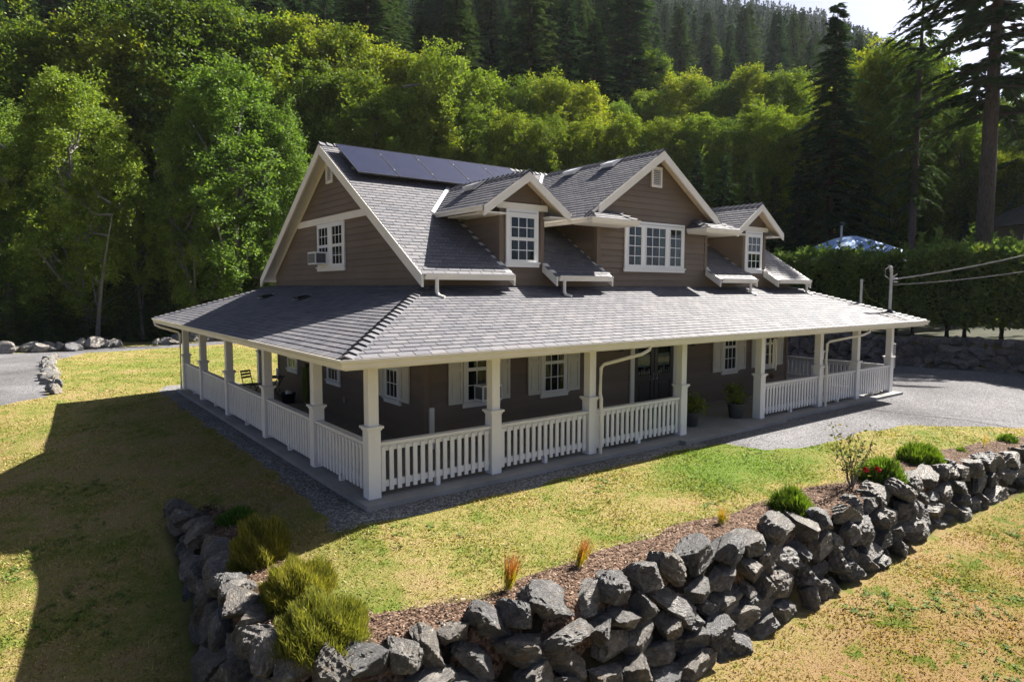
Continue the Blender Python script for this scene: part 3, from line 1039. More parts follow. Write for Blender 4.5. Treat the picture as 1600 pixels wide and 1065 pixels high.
# ---- cornice returns on the big dormer
d = DORM[1]
zc = dz(d, d["c"] + d["hw"]) + 0.0
for sg in (-1, 1):
    xo = d["c"] + sg * d["hw"]; xi = d["c"] + sg * 1.72
    yo = 2.12
    A = Vector((xo, yo, zc)); B = Vector((xi, yo, zc)); Cc = Vector((xi + sg * 0.38, WY0, zc + 0.37)); Dd = Vector((xo - sg * 0.305, d['yf'], zc + 0.204)); E_ = Vector((xo, d["yf"], zc)); G_ = Vector((xi, WY0, zc)); H_ = Vector((xo - sg * 0.555, WY0, zc + 0.37))
    ret = MB()
    ret.prism([(xo, yo, zc - 0.03), (xi, yo, zc - 0.03), (xi, WY0, zc - 0.03), (xo, WY0, zc - 0.03)], (0, 0, -0.13))
    ret.add([A, B, Cc, H_, Dd, E_, G_], [(0, 1, 2, 3, 4), (0, 4, 5), (1, 6, 2)])
    rr = ret.ob("cornice_return", "trim_paint", HOUSE)

    def tri_tabs(O, uvec, P, seed):
        pts = [Vector(p) for p in P]
        O = pts[0]; du = (pts[1] - pts[0]).normalized()
        nn = du.cross(pts[2] - pts[0]).normalized()
        if nn.z < 0:
            pts = [pts[1], pts[0]] + pts[2:][::-1]
            O = pts[0]; du = -du; nn = -nn
        dv = nn.cross(du)
        poly = [((p - O).dot(du), (p - O).dot(dv)) for p in pts]
        shingle_plane(O, du, dv, poly, None, 0.174, seed)
    tri_tabs(A, None, [A, B, Cc, H_], 31 + sg)
    tri_tabs(A, None, [E_, A, Dd], 35 + sg)
    tri_tabs(A, None, [B, G_, Cc], 39 + sg)

# tabs -> the 300 that show largest become single shingles, the rest one mass
camv = Vector(cam_pos)


def shown(tb):
    dv = camv - tb[2]
    c = dv.dot(tb[3])
    return tb[4] * max(c, 0) / dv.length ** 3


TABS.sort(key=shown, reverse=True)
mass = MB()
for i, (top, bot, cen, nn, area) in enumerate(TABS):
    n = len(top)
    fs = [tuple(range(n))] + [(k, n + k, n + (k + 1) % n, (k + 1) % n) for k in range(n)]
    if i < 300:
        q = MB()
        q.add([p - cen for p in top] + [p - cen for p in bot], fs)
        o = link("shingle", q.mesh("shingle", "shingle_single", recalc=False), porch_roof, cen)
    else:
        mass.add(top + bot, fs)
ms_ = mass.ob("shingle_field", "shingle_asphalt", HOUSE)
ms_["kind"] = "stuff"

# ---- ridge and hip caps


def caps(p0, p1, nl, nr, parent, e=0.24, wd=0.15):
    """bent cap shingles from p0 (low or start) to p1; nl, nr = downhill directions on both sides"""
    p0 = Vector(p0); p1 = Vector(p1); ax = (p1 - p0); Lc = ax.length; ax.normalize()
    nl = Vector(nl); nr = Vector(nr)
    nl = (nl - ax * nl.dot(ax)).normalized(); nr = (nr - ax * nr.dot(ax)).normalized()
    up = Vector((0, 0, 1)); up = (up - ax * up.dot(ax)).normalized()
    n = int(Lc / e)
    for k in range(n):
        a = p0 + ax * (k * e - 0.02); b = p0 + ax * ((k + 1) * e)
        wj = wd * random.uniform(0.93, 1.07)
        h0 = 0.085; h1 = 0.034
        q = MB()
        o_ = a
        la = a + nl * wj + up * 0.062 - o_; ra = a + nr * wj + up * 0.062 - o_; ca = a + up * h0 - o_
        lb = b + nl * wj + up * 0.02 - o_; rb = b + nr * wj + up * 0.02 - o_; cb = b + up * h1 - o_
        dn = -up * 0.035
        q.add([la, ca, ra, lb, cb, rb, la + dn, ca + dn, ra + dn, lb + dn, cb + dn, rb + dn],
              [(0, 1, 4, 3), (1, 2, 5, 4), (0, 6, 7, 1), (1, 7, 8, 2), (0, 3, 9, 6), (2, 8, 11, 5)])
        link("ridge_cap", q.mesh("ridge_cap", "shingle_single", recalc=False), parent, o_)


zt = PZ + 3.7 * PS
dF = (0, -1, -PS); dL = (-1, 0, -PS); dR = (1, 0, -PS); dB = (0, 1, -PS)
caps((RX0 + 0.03, RY0 + 0.03, PZ), (RX0 + 3.7, RY0 + 3.7, zt), dL, dF, porch_roof)
caps((RX1 - 0.03, RY0 + 0.03, PZ), (RX1 - 3.7, RY0 + 3.7, zt), dF, dR, porch_roof)
caps((RX0 + 0.03, RY1 - 0.03, PZ), (RX0 + 3.7, RY1 - 3.7, zt), dL, dB, porch_roof)
caps((MX0, RID_Y, RID_Z), (MX1, RID_Y, RID_Z), (0, -1, -MS), (0, 1, -MS), main_roof)
for d, dr in zip(DORM, droofs):
    caps((d["c"], d["yf"], d["zr"]), (d["c"], main_y(d["zr"]), d["zr"]), (-1, 0, -d["s"]), (1, 0, -d["s"]), dr)
d = DORM[1]
for sg in (-1, 1):
    xo = d["c"] + sg * d["hw"]
    caps((xo, 2.12, zc), (xo - sg * 0.50, 2.82, zc + 0.332), (-0.3, 0.5, -0.3) if sg < 0 else (0.3, 0.5, -0.3), (0.5 * -sg, -0.4, -0.3), droofs[1])
    caps((d["c"] + sg * 1.72, 2.12, zc), (d["c"] + sg * 2.10, WY0, zc + 0.37), (-sg * 0.8, 0.2, -0.4), (sg * 0.6, -0.6, -0.3), droofs[1])

# ---- barge boards
def barge(pts_plane, F, c0, c1, depth, name="barge_board"):
    for (p, q) in pts_plane:
        m_ = MB()
        poly = [F(p[0], p[1] - 0.005, c0), F(q[0], q[1] - 0.005, c0), F(q[0], q[1] - depth, c0), F(p[0], p[1] - depth, c0)]
        vec = Vector(F(0, 0, c1)) - Vector(F(0, 0, c0))
        m_.prism(poly, vec)
        m_.ob(name, "trim_paint", HOUSE)


FG = FR((0, 0, 0), (0, 1, 0), (1, 0, 0))
yB = 2 * RID_Y - MY0
for x0, x1 in ((MX0 - 0.03, MX0 + 0.03), (MX1 - 0.03, MX1 + 0.03)):
    barge([((MY0 - 0.02, MZ0), (RID_Y, RID_Z)), ((yB + 0.02, MZ0), (RID_Y, RID_Z))], FG, x0, x1, 0.31)
FD = FR((0, 0, 0), (1, 0, 0), (0, 1, 0))
for i, d in enumerate(DORM):
    ex = d["hw"] if i != 1 else d["hw"] - 0.66
    ze = dz(d, d["c"] + ex)
    barge([((d["c"] - ex, ze), (d["c"], d["zr"])), ((d["c"] + ex, ze), (d["c"], d["zr"]))], FD, d["yf"] - 0.03, d["yf"] + 0.03, 0.28 if i == 1 else 0.25)
    # wood soffit under the dormer overhang
    for sg in (-1, 1):
        q = MB()
        q.prism([(d["c"], d["yf"] + 0.03, d["zr"] - td - 0.004), (d["c"], WY0 - 0.03, d["zr"] - td - 0.004), (d["c"] + sg * ex, WY0 - 0.03, ze - td - 0.004), (d["c"] + sg * ex, d["yf"] + 0.03, ze - td - 0.004)], (0, 0, -0.02))
        q.ob("soffit", "soffit_wood", HOUSE)
    if i != 1:
        # boxed eave returns beside the window
        for sg in (-1, 1):
            q = MB()
            x_in = d["w0"] if sg < 0 else d["w1"]
            q.box(x_in, d["c"] + sg * (ex - 0.12), d["yf"] + 0.04, WY0 + 1.6, ze - 0.16, ze - 0.12)
            q.ob("eave_soffit", "trim_paint", HOUSE)
# short barge ends on the eave segments
for a, b in SEG:
    for xx, out in ((a, -1), (b, 1)):
        if (xx == MX0) or (xx == MX1):
            continue
        if abs(xx - 8.92) < 0.01 or abs(xx - 14.25) < 0.01:
            pass
        barge([((MY0 - 0.02, MZ0), (WY0 - 0.03, main_z(WY0 - 0.03)))], FG, xx - 0.02, xx + 0.03, 0.27)
# frieze boards on the left gable wall
FL = F_left
def frieze(p, q, depth, F, c0=0.03, c1=0.06):
    m_ = MB()
    m_.prism([F(p[0], p[1], c0), F(q[0], q[1], c0), F(q[0], q[1] - depth, c0), F(p[0], p[1] - depth, c0)], Vector(F(0, 0, c1)) - Vector(F(0, 0, c0)))
    m_.ob("frieze_board", "trim_paint", HOUSE)
frieze((WY0 - 0.2, main_z(WY0 - 0.2) - td - 0.003), (RID_Y, RID_Z - td - 0.003), 0.16, FL, 0.034, 0.062)
frieze((2 * RID_Y - WY0 + 0.2, main_z(WY0 - 0.2) - td - 0.003), (RID_Y, RID_Z - td - 0.003), 0.16, FL, 0.034, 0.062)
bz = 6.38
q = MB(); yl = main_y(bz + 0.25) + 0.02; yr2 = 2 * RID_Y - yl
q.fbox(FL, main_y(bz + .13) + 0.05, 2 * RID_Y - main_y(bz + .13) - 0.05, bz - 0.21, bz, 0.034, 0.072)
q.ob("belly_band", "trim_paint", HOUSE)
for i in (0, 2):
    d = DORM[i]
    q = MB(); q.fbox(F_front, d["w0"] - 0.14, d["w1"] + 0.14, 6.26, 6.43, 0.034, 0.07); q.ob("belly_band", "trim_paint", HOUSE)


# ---- gutters
def gutter(path, outs, zt, name="gutter", h=0.16, w=0.13, mat="gutter_metal"):
    """path: points at the fascia; outs: outward offset direction at each point (mitred)"""
    prof = [(0.0, 0.0), (0.0, -h), (w * 0.62, -h), (w * 0.72, -h * 0.55), (w, -h * 0.28), (w, 0.0), (w - 0.018, 0.0), (w - 0.018, -0.03), (0.02, -0.03)]
    m_ = MB(); n = len(prof)
    for (p, o) in zip(path, outs):
        for (a, b) in prof:
            m_.v.append((p[0] + o[0] * a, p[1] + o[1] * a, zt + b))
    for i in range(len(path) - 1):
        for k in range(n):
            k2 = (k + 1) % n
            m_.f.append((i * n + k, i * n + k2, (i + 1) * n + k2, (i + 1) * n + k))
    m_.f.append(tuple(range(n))); m_.f.append(tuple((len(path) - 1) * n + k for k in range(n))[::-1])
    return m_.ob(name, mat, HOUSE)


x0, x1, y0, y1 = RX0 + 0.018, RX1 - 0.018, RY0 + 0.018, RY1 - 0.018
gutter([(x0, y1), (x0, y0), (x1, y0), (x1, y1), (x0 + 0.001, y1)], [(-1, 1), (-1, -1), (1, -1), (1, 1), (-1, 1)], 2.865)
for (a, b) in SEG:
    gutter([(a + 0.06, MY0 + 0.02), (b - 0.03, MY0 + 0.02)], [(0, -1), (0, -1)], MZ0 + 0.02, h=0.15, w=0.12)
for i in (0, 2):
    d = DORM[i]; ze = dz(d, d["c"] + d["hw"])
    for sg in (-1, 1):
        xx = d["c"] + sg * (d["hw"] - 0.02)
        gutter([(xx, d["yf"] + 0.03), (xx, main_y(ze) - 0.05)], [(sg, 0), (sg, 0)], ze + 0.01, h=0.13, w=0.11)
d = DORM[1]; ze = dz(d, d["c"] + d["hw"])
for sg in (-1, 1):
    xo = d["c"] + sg * d["hw"] - sg * 0.02; xi = d["c"] + sg * 1.72
    gutter([(xo, main_y(ze) - 0.05), (xo, 2.14), (xi, 2.14), (xi, WY0 - 0.04)], [(sg, 0), (sg, -1), (-sg, -1), (-sg, 0)], ze + 0.01, h=0.15, w=0.12)


# ---- valley flashing
for i, sgs in ((0, (-1,)), (1, (-1,)), (2, (-1,))):
    d = DORM[i]
    for sg in sgs:
        ze = dz(d, d["c"] + d["hw"])
        A = Vector((d["c"] + sg * d["hw"], main_y(ze), ze)); B = Vector((d["c"], main_y(d["zr"]), d["zr"]))
        ax = (B - A).normalized()
        nm = Vector((0, -MS, 1)).normalized(); nd = Vector((sg * d["s"], 0, 1)).normalized()
        sdm = nm.cross(ax).normalized(); sdm = sdm if sdm.x * sg > 0 else -sdm
        sdd = nd.cross(ax).normalized(); sdd = sdd if sdd.y < 0 else -sdd
        up = Vector((0, 0, 0.035))
        q = MB()
        q.add([A + up, B + up, B + up + sdm * 0.10 + nm * 0.01, A + up + sdm * 0.10 + nm * 0.01, A + up + sdd * 0.03, B + up + sdd * 0.03], [(0, 1, 2, 3), (0, 4, 5, 1)])
        q.ob("valley_flashing", "flash_metal", HOUSE)


# ---- downspouts
def spout(pts, name="downspout", r=0.043):
    m_ = MB(); m_.tube(pts, r, 8); return m_.ob(name, "gutter_metal", HOUSE)


spout([(7.15, -0.82, 2.72), (7.12, -0.8, 2.6), (6.95, -0.72, 2.5), (6.25, -0.12, 2.24), (6.2, -0.06, 2.15), (6.19, -0.05, 1.5), (6.19, -0.09, 1.38), (6.19, -0.08, -0.1), (6.19, -0.14, -0.18)])
spout([(18.75, -0.82, 2.72), (18.72, -0.8, 2.6), (18.5, -0.70, 2.5), (17.35, -0.1, 2.28), (17.25, -0.06, 2.2), (17.24, -0.05, 1.5), (17.24, -0.09, 1.38), (17.24, -0.08, -0.05), (17.24, -0.14, -0.12)])
spout([(-0.86, 17.95, 2.72), (-0.84, 17.85, 2.6), (-0.7, 17.7, 2.52), (-0.12, 17.35, 2.32), (-0.07, 17.3, 2.2), (-0.08, 17.3, 0.0), (-0.16, 17.3, -0.16)])
for xx in (2.86, 6.98, 16.0, 19.85):
    yy = MY0 - 0.05
    zr_ = PZ + PS * (yy - 0.25 - RY0)
    spout([(xx, yy, MZ0 - 0.1), (xx, yy, zr_ + 0.18), (xx + 0.02, yy - 0.06, zr_ + 0.09), (xx + 0.1, yy - 0.2, zr_ + 0.04)], r=0.05)

# ---- porch posts
def post_mesh():
    up = MB(); up.box(0.025, 0.235, 0.025, 0.235, 1.43, 2.56)
    bs = MB(); bs.box(0, 0.26, 0, 0.26, 0.0, 1.385)
    cp = MB()
    cp.box(-0.05, 0.31, -0.05, 0.31, 1.385, 1.43); cp.box(-0.02, 0.28, -0.02, 0.28, 1.345, 1.384)
    return up.mesh("porch_post", "white_paint"), bs.mesh("post_base", "white_paint"), cp.mesh("post_cap", "white_paint")


PM = post_mesh()
PXS = [0.0, 2.925, 5.878, 9.42, 13.323, 16.934, 19.643, 22.44]
PYS = [0.0, 2.912, 6.573, 10.56, 14.182, 17.16]
RYS = [0.0, 2.85, 6.573, 10.56, 14.182, 17.16]
spots = [(x, 0) for x in PXS] + [(0, y) for y in PYS[1:]] + [(22.44, y) for y in RYS[1:]] + [(x, 17.16) for x in (2.92, 6.5, 12.2, 16.9, 19.64)]
for (x, y) in spots:
    p_ = link("porch_post", PM[0], HOUSE, (x, y, 0))
    link("post_base", PM[1], p_); link("post_cap", PM[2], p_)

# ---- railings
balm = MB(); balm.box(-0.045, 0.045, -0.062, -0.030, 0.10, 0.985)
BAL = balm.mesh("baluster", "white_paint")


def railing(p0, p1, out):
    p0 = Vector(p0); p1 = Vector(p1); d_ = p1 - p0; Lr = d_.length; ang = math.atan2(d_.y, d_.x)
    m_ = MB(); m_.box(0, Lr, -0.085, 0.085, 1.035, 1.08); m_.box(0, Lr, -0.07, 0.07, 1.02, 1.035)
    flip = -1 if out < 0 else 1
    top = m_.ob("railing", "white_paint", HOUSE)
    top.location = p0; top.rotation_euler = (0, 0, ang)
    a = MB(); a.box(0, Lr, -0.03, 0.03, 0.90, 1.02); a.ob("upper_rail", "white_paint", top)
    a = MB(); a.box(0, Lr, -0.03, 0.03, 0.17, 0.30); a.ob("lower_rail", "white_paint", top)
    a = MB(); a.box(Lr / 2 - 0.045, Lr / 2 + 0.045, -0.075, 0.03, 0.0, 0.17); a.ob("rail_foot", "white_paint", top)
    n = max(2, int(round(Lr / 0.178)))
    for k in range(n):
        o = link("baluster", BAL, top, ((k + 0.5) * Lr / n, 0, 0))
        if out < 0:
            o.rotation_euler = (0, 0, math.pi)


cy = 0.13
for i in (0, 1, 2, 4, 5, 6):
    railing((PXS[i] + 0.26, cy, 0), (PXS[i + 1], cy, 0), 1)
for i in range(5):
    railing((cy, PYS[i + 1], 0), (cy, PYS[i] + 0.26, 0), 1)
for i in range(4):
    railing((22.57, RYS[i] + 0.26, 0), (22.57, RYS[i + 1], 0), 1)


# ---- windows
def window(F, a0, a1, b0, b1, panes, sill=True, curtain=None, mat="trim_paint", head=0.0):
    """panes: (a0,a1,b0,b1,cols,rows). Returns the frame part."""
    A = sorted(set([a0, a1] + [p[0] for p in panes] + [p[1] for p in panes]))
    B = sorted(set([b0, b1] + [p[2] for p in panes] + [p[3] for p in panes]))
    fr = MB()
    for i in range(len(A) - 1):
        for j in range(len(B) - 1):
            ca, cb = (A[i] + A[i + 1]) / 2, (B[j] + B[j + 1]) / 2
            if not any(p[0] < ca < p[1] and p[2] < cb < p[3] for p in panes):
                fr.fbox(F, A[i], A[i + 1], B[j], B[j + 1], 0.032, 0.078)
    fo = fr.ob("window", mat, HOUSE)
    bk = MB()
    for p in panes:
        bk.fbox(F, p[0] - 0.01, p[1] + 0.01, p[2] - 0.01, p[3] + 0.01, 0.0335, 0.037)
    bk.ob("room_shade_board", "shade_backing", fo)  # dark board close behind the panes, painted to stand in for the unlit room
    if sill:
        q = MB(); q.fbox(F, a0 - 0.03, a1 + 0.03, b0 - 0.11, b0 + 0.0, 0.034, 0.09)
        q.fbox(F, a0 - 0.05, a1 + 0.05, b0 - 0.012, b0 + 0.028, 0.079, 0.13); q.ob("sill", mat, fo)
    if head:
        q = MB(); q.fbox(F, a0 + 0.08, a1 - 0.08, b1 - 0.09, b1 - 0.07, 0.0785, 0.10); q.ob("head_flashing", "grey_metal", fo)
    for p in panes:
        q = MB(); w_ = 0.032
        q.fbox(F, p[0], p[1], p[2], p[2] + w_, 0.06, 0.094); q.fbox(F, p[0], p[1], p[3] - w_, p[3], 0.06, 0.094)
        q.fbox(F, p[0], p[0] + w_, p[2] + w_, p[3] - w_, 0.06, 0.094); q.fbox(F, p[1] - w_, p[1], p[2] + w_, p[3] - w_, 0.06, 0.094)
        q.ob("sash", "vinyl_white", fo)
        q = MB(); q.fbox(F, p[0] + w_ - 0.004, p[1] - w_ + 0.004, p[2] + w_ - 0.004, p[3] - w_ + 0.004, 0.066, 0.070); q.ob("pane", "window_glass", fo)
        gw = 0.011
        for c in range(1, p[4]):
            aa = p[0] + (p[1] - p[0]) * c / p[4]
            q = MB(); q.fbox(F, aa - gw, aa + gw, p[2] + w_, p[3] - w_, 0.0705, 0.082); q.ob("muntin", "vinyl_white", fo)
        for r_ in range(1, p[5]):
            bb = p[2] + (p[3] - p[2]) * r_ / p[5]
            q = MB(); q.fbox(F, p[0] + w_, p[1] - w_, bb - gw, bb + gw, 0.0708, 0.0815); q.ob("muntin", "vinyl_white", fo)
    if curtain:
        for (ca0, ca1, cb0, cb1) in curtain:
            q = MB(); n = 14
            vs = []
            for k in range(n + 1):
                a = ca0 + (ca1 - ca0) * k / n; c = 0.048 + 0.007 * math.sin(k * 1.9)
                vs += [F(a, cb0, c), F(a, cb1, c)]
            q.add(vs, [(2 * k, 2 * k + 2, 2 * k + 3, 2 * k + 1) for k in range(n)])
            q.ob("curtain", "curtain_cloth", fo)
    return fo


def dh(a0, a1, b0, b1, mid, cols=3, rows=2, lower=None):
    lc, lr = lower if lower else (cols, rows)
    return [(a0, a1, mid + 0.012, b1, cols, rows), (a0, a1, b0, mid - 0.012, lc, lr)]


for i, (a0, a1) in ((0, (5.42, 6.54)), (2, (16.56, 17.66))):
    window(F_front, a0, a1, 4.80, 6.258, dh(a0 + 0.125, a1 - 0.125, 4.86, 6.07, 5.46), head=0.1, mat="vinyl_white", curtain=[(a1 - 0.28, a1 - 0.14, 5.5, 6.05)] if i == 0 else None)
window(F_front, 10.07, 12.98, 4.75, 6.24, [(10.20, 10.84, 4.83, 6.09, 2, 4), (11.02, 12.02, 4.83, 6.09, 3, 4), (12.20, 12.83, 4.83, 6.09, 2, 4)], head=0.1, mat="vinyl_white",
       curtain=[(10.62, 10.82, 4.85, 6.07), (11.68, 12.0, 4.85, 6.07), (12.5, 12.8, 4.85, 6.07)])
window(F_left, 7.66, 9.88, 4.75, 6.16, dh(7.78, 8.62, 4.83, 6.06, 5.44) + dh(8.92, 9.75, 4.83, 6.06, 5.44), mat="vinyl_white")
fw = []
for (f0, f1) in ((4.02, 5.18), (6.68, 7.68), (15.32, 16.26), (17.74, 18.82)):
    wdt = 0.11
    fw.append(window(F_front, f0, f1, 1.06, 2.655, dh(f0 + wdt, f1 - wdt, 1.12, 2.58, 1.96, 3, 2)))
for (f0, f1) in ((4.12, 5.04),):
    window(F_left, f0, f1, 1.06, 2.655, dh(f0 + 0.12, f1 - 0.12, 1.12, 2.58, 1.92, 3, 2))
for (f0, f1) in ((8.2, 9.28), (12.12, 13.2)):
    window(F_left, f0, f1, 1.07, 2.1, dh(f0 + 0.14, f1 - 0.14, 1.12, 2.0, 1.53, 3, 1))


def shutter(F, a0, a1, b0=1.07, b1=2.655):
    q = MB(); st = 0.075
    q.fbox(F, a0, a0 + st, b0, b1, 0.034, 0.078); q.fbox(F, a1 - st, a1, b0, b1, 0.034, 0.078)
    for bb in (b0, b0 + 0.86, b1 - 0.12):
        q.fbox(F, a0 + st, a1 - st, bb, bb + 0.11, 0.034, 0.0775)
    s_ = q.ob("shutter", "shutter_paint", HOUSE)
    for c0, c1 in ((b0 + 0.11, b0 + 0.86), (b0 + 0.97, b1 - 0.12)):
        q = MB(); q.fbox(F, a0 + st, a1 - st, c0, c1, 0.034, 0.056)
        q.fbox(F, a0 + st + 0.04, a1 - st - 0.04, c0 + 0.05, c1 - 0.05, 0.056, 0.068)
        q.ob("shutter_panel", "shutter_paint", s_)


for a0, a1 in ((3.57, 4.0), (5.20, 5.56), (6.21, 6.66), (7.70, 8.19), (14.78, 15.30), (16.28, 16.80), (17.2, 17.72), (18.84, 19.38)):
    shutter(F_front, a0, a1)
for a0, a1 in ((3.63, 4.1), (5.06, 5.46)):
    shutter(F_left, a0, a1)

# ---- gable vents
def gable_vent(F, a0, a1, b0, b1):
    q = MB(); w_ = 0.07
    q.fbox(F, a0, a1, b0, b0 + w_, 0.034, 0.09); q.fbox(F, a0, a1, b1 - w_, b1, 0.034, 0.09)
    q.fbox(F, a0, a0 + w_, b0 + w_, b1 - w_, 0.034, 0.09); q.fbox(F, a1 - w_, a1, b0 + w_, b1 - w_, 0.034, 0.09)
    o = q.ob("gable_vent", "trim_paint", HOUSE)
    q = MB(); q.fbox(F, a0 + w_, a1 - w_, b0 + w_, b1 - w_, 0.033, 0.037); q.ob("vent_backing", "shade_backing", o)
    n = 9
    for k in range(n):
        b = b0 + w_ + (b1 - b0 - 2 * w_) * (k + 0.5) / n
        q = MB()
        vs = [F(a0 + w_, b - 0.022, 0.085), F(a1 - w_, b - 0.022, 0.085), F(a1 - w_, b + 0.02, 0.045), F(a0 + w_, b + 0.02, 0.045)]
        q.prism(vs, Vector((0, 0, 0.008)))
        q.ob("slat", "trim_paint", o)


gable_vent(F_front, 11.26, 11.76, 7.38, 8.03)
gable_vent(F_left, 8.50, 9.0, 7.40, 8.0)

# ---- double door
q = MB()
for a0, a1, b0, b1 in ((10.42, 10.60, 0.0, 2.655), (12.54, 12.72, 0.0, 2.655)):
    q.fbox(F_front, a0, a1, b0, b1, 0.034, 0.085)
q.fbox(F_front, 10.60, 12.54, 2.58, 2.655, 0.034, 0.084)
q.ob("door_frame", "trim_paint", HOUSE)
for a0, a1, hs in ((10.605, 11.555, 1), (11.585, 12.535, -1)):
    q = MB()
    st = 0.16
    q.fbox(F_front, a0, a0 + st, 0.03, 2.575, 0.034, 0.075); q.fbox(F_front, a1 - st, a1, 0.03, 2.575, 0.034, 0.075)
    for b0, b1 in ((0.03, 0.26), (1.05, 1.25), (2.38, 2.575)):
        q.fbox(F_front, a0 + st, a1 - st, b0, b1, 0.034, 0.0745)
    dd = q.ob("door", "door_black", HOUSE)
    q = MB(); q.fbox(F_front, a0 + st, a1 - st, 0.26, 1.05, 0.034, 0.05); q.fbox(F_front, a0 + st + 0.09, a1 - st - 0.09, 0.35, 0.96, 0.05, 0.064); q.ob("door_panel", "door_black", dd)
    q = MB(); q.fbox(F_front, a0 + st, a1 - st, 1.25, 2.38, 0.034, 0.04); q.ob("room_shade_board", "shade_backing", dd)  # board coloured as the dimness behind the door glass, no room is built
    q = MB(); q.fbox(F_front, a0 + st + 0.02, a1 - st - 0.02, 1.55, 1.95, 0.0405, 0.043)
    for k in range(5):
        aa = a0 + st + 0.07 + k * 0.12
        q.fbox(F_front, aa, aa + 0.07, 1.28, 1.28 + 0.10 + 0.08 * (k % 3), 0.0405, 0.043)
    q.ob("lace_curtain", "lace_cloth", dd)
    q = MB(); q.fbox(F_front, a0 + st, a1 - st, 1.25, 2.38, 0.056, 0.06); q.ob("pane", "window_glass", dd)
    q = MB(); ha = a1 - 0.07 if hs > 0 else a0 + 0.07
    q.tube([F_front(ha, 1.12, 0.08), F_front(ha, 1.12, 0.13), F_front(ha, 1.3, 0.13), F_front(ha, 1.3, 0.08)], 0.014, 6); q.ob("handle", "grey_metal", dd)
for aa in (9.95, 13.55):
    q = MB(); c_ = F_front(aa, 2.2, 0.12)
    q.box(c_[0] - 0.05, c_[0] + 0.05, c_[1] - 0.05, c_[1] + 0.05, 2.12, 2.3); q.box(c_[0] - 0.07, c_[0] + 0.07, c_[1] - 0.07, c_[1] + 0.07, 2.3, 2.33)
    q.box(c_[0] - 0.02, c_[0] + 0.02, c_[1], WY0 - 0.03, 2.33, 2.36)
    q.ob("wall_lantern", "black_metal", HOUSE)

# ---- odds and ends on the walls
q = MB(); q.box(2.98, 3.11, WY0 - 0.11, WY0 - 0.035, 0.0, 1.06); q.ob("conduit_cover", "trim_paint", HOUSE)
q = MB(); q.fbox(F_left, 7.82, 7.94, 0.5, 0.68, 0.03, 0.07); q.ob("outlet_box", "grey_metal", HOUSE)
q = MB(); q.box(22.70, 22.83, 0.0, 0.2, 0.95, 1.9); q.box(22.69, 22.85, -0.01, 0.21, 1.9, 1.93); q.ob("meter_box", "grey_metal", HOUSE)


# ---- roof vents
def roof_vent(pos, du, dn, nn, w=0.5, l=0.42, h=0.13, mat="grey_metal"):
    pos = Vector(pos); du = Vector(du).normalized(); dn = Vector(dn).normalized(); nn = Vector(nn).normalized()
    q = MB()
    def P(a, b, c): return pos + du * a + dn * b + nn * c
    q.add([P(-w / 2, -l / 2, 0.0), P(w / 2, -l / 2, 0.0), P(w / 2, l / 2, 0.0), P(-w / 2, l / 2, 0.0), P(-w / 2, -l / 2, 0.05), P(w / 2, -l / 2, 0.05), P(w / 2, l / 2, h), P(-w / 2, l / 2, h)],
          [(0, 3, 2, 1), (4, 5, 6, 7), (0, 1, 5, 4), (1, 2, 6, 5), (2, 3, 7, 6), (3, 0, 4, 7)])
    o = q.ob("roof_vent", mat, HOUSE)
    q = MB(); q.add([P(-w / 2 - 0.06, -l / 2 - 0.06, 0.03), P(w / 2 + 0.06, -l / 2 - 0.06, 0.03), P(w / 2 + 0.06, l / 2 + 0.06, 0.025), P(-w / 2 - 0.06, l / 2 + 0.06, 0.025)], [(0, 1, 2, 3)])
    q.ob("vent_flange", "grey_metal", o)


for i, (yy) in ((0, 4.75), (1, 6.55), (1, 4.6)):
    d = DORM[i]; xx = d["c"] - 0.3
    roof_vent((xx, yy, dz(d, xx) + 0.03), (0, 1, 0), (-1, 0, -d["s"]), (-d["s"], 0, 1), 0.55, 0.42, 0.15, "flash_metal" if i else "grey_metal")
for yy in (12.0, 8.4):
    roof_vent((1.75, yy, PZ + PS * (1.75 - RX0) + 0.03), (0, 1, 0), (-1, 0, -PS), (-PS, 0, 1), 0.4, 0.36, 0.12, "black_metal")
q = MB(); q.tube([(21.85, 1.0, 3.4), (21.85, 1.0, 4.42)], 0.045, 10); q.tube([(21.85, 1.0, 4.42), (21.85, 1.0, 4.5)], 0.055, 10)
q.ob("vent_pipe", "grey_metal", HOUSE)

# ---- solar panels
pn = Vector((0, -MS, 1)).normalized(); pu = Vector((1, 0, 0)); pv = Vector((0, 1, MS)).normalized()
pitch, ph = 1.345, 1.98
Op = Vector((2.80, 6.60, main_z(6.60))) + pn * 0.20
fm = MB(); fw_, ft = pitch - 0.018, 0.045
e_ = 0.016
for (a0, a1, b0, b1) in ((0, fw_, 0, e_), (0, fw_, ph - e_, ph), (0, e_, e_, ph - e_), (fw_ - e_, fw_, e_, ph - e_)):
    fm.box(a0, a1, b0, b1, 0, ft)
cm = MB(); cm.box(e_, fw_ - e_, e_, ph - e_, 0.008, ft - 0.006)
km = MB(); km.box(fw_ + 0.000, fw_ + 0.018, 0.0, 0.055, 0.0, ft + 0.012)
FM, CM, KM = fm.mesh("solar_panel", "solar_frame"), cm.mesh("cell_glass", "solar_cells"), km.mesh("panel_clamp", "flash_metal")
Mx = Matrix((pu, pv, pn)).transposed().to_4x4()
for k in range(5):
    o = link("solar_panel", FM, HOUSE)
    o.matrix_local = Matrix.Translation(Op + pu * (k * pitch)) @ Mx
    link("cell_glass", CM, o)
    if k < 4:
        for bb in (0.42, 1.5):
            link("panel_clamp", KM, o, (0, bb, 0))
q = MB()
for bb in (0.45, 1.52):
    p_ = Op + pv * bb - pn * 0.05
    q.tube([p_ - pu * 0.02, p_ + pu * (5 * pitch)], 0.022, 6)
q.ob("mounting_rail", "grey_metal", HOUSE)
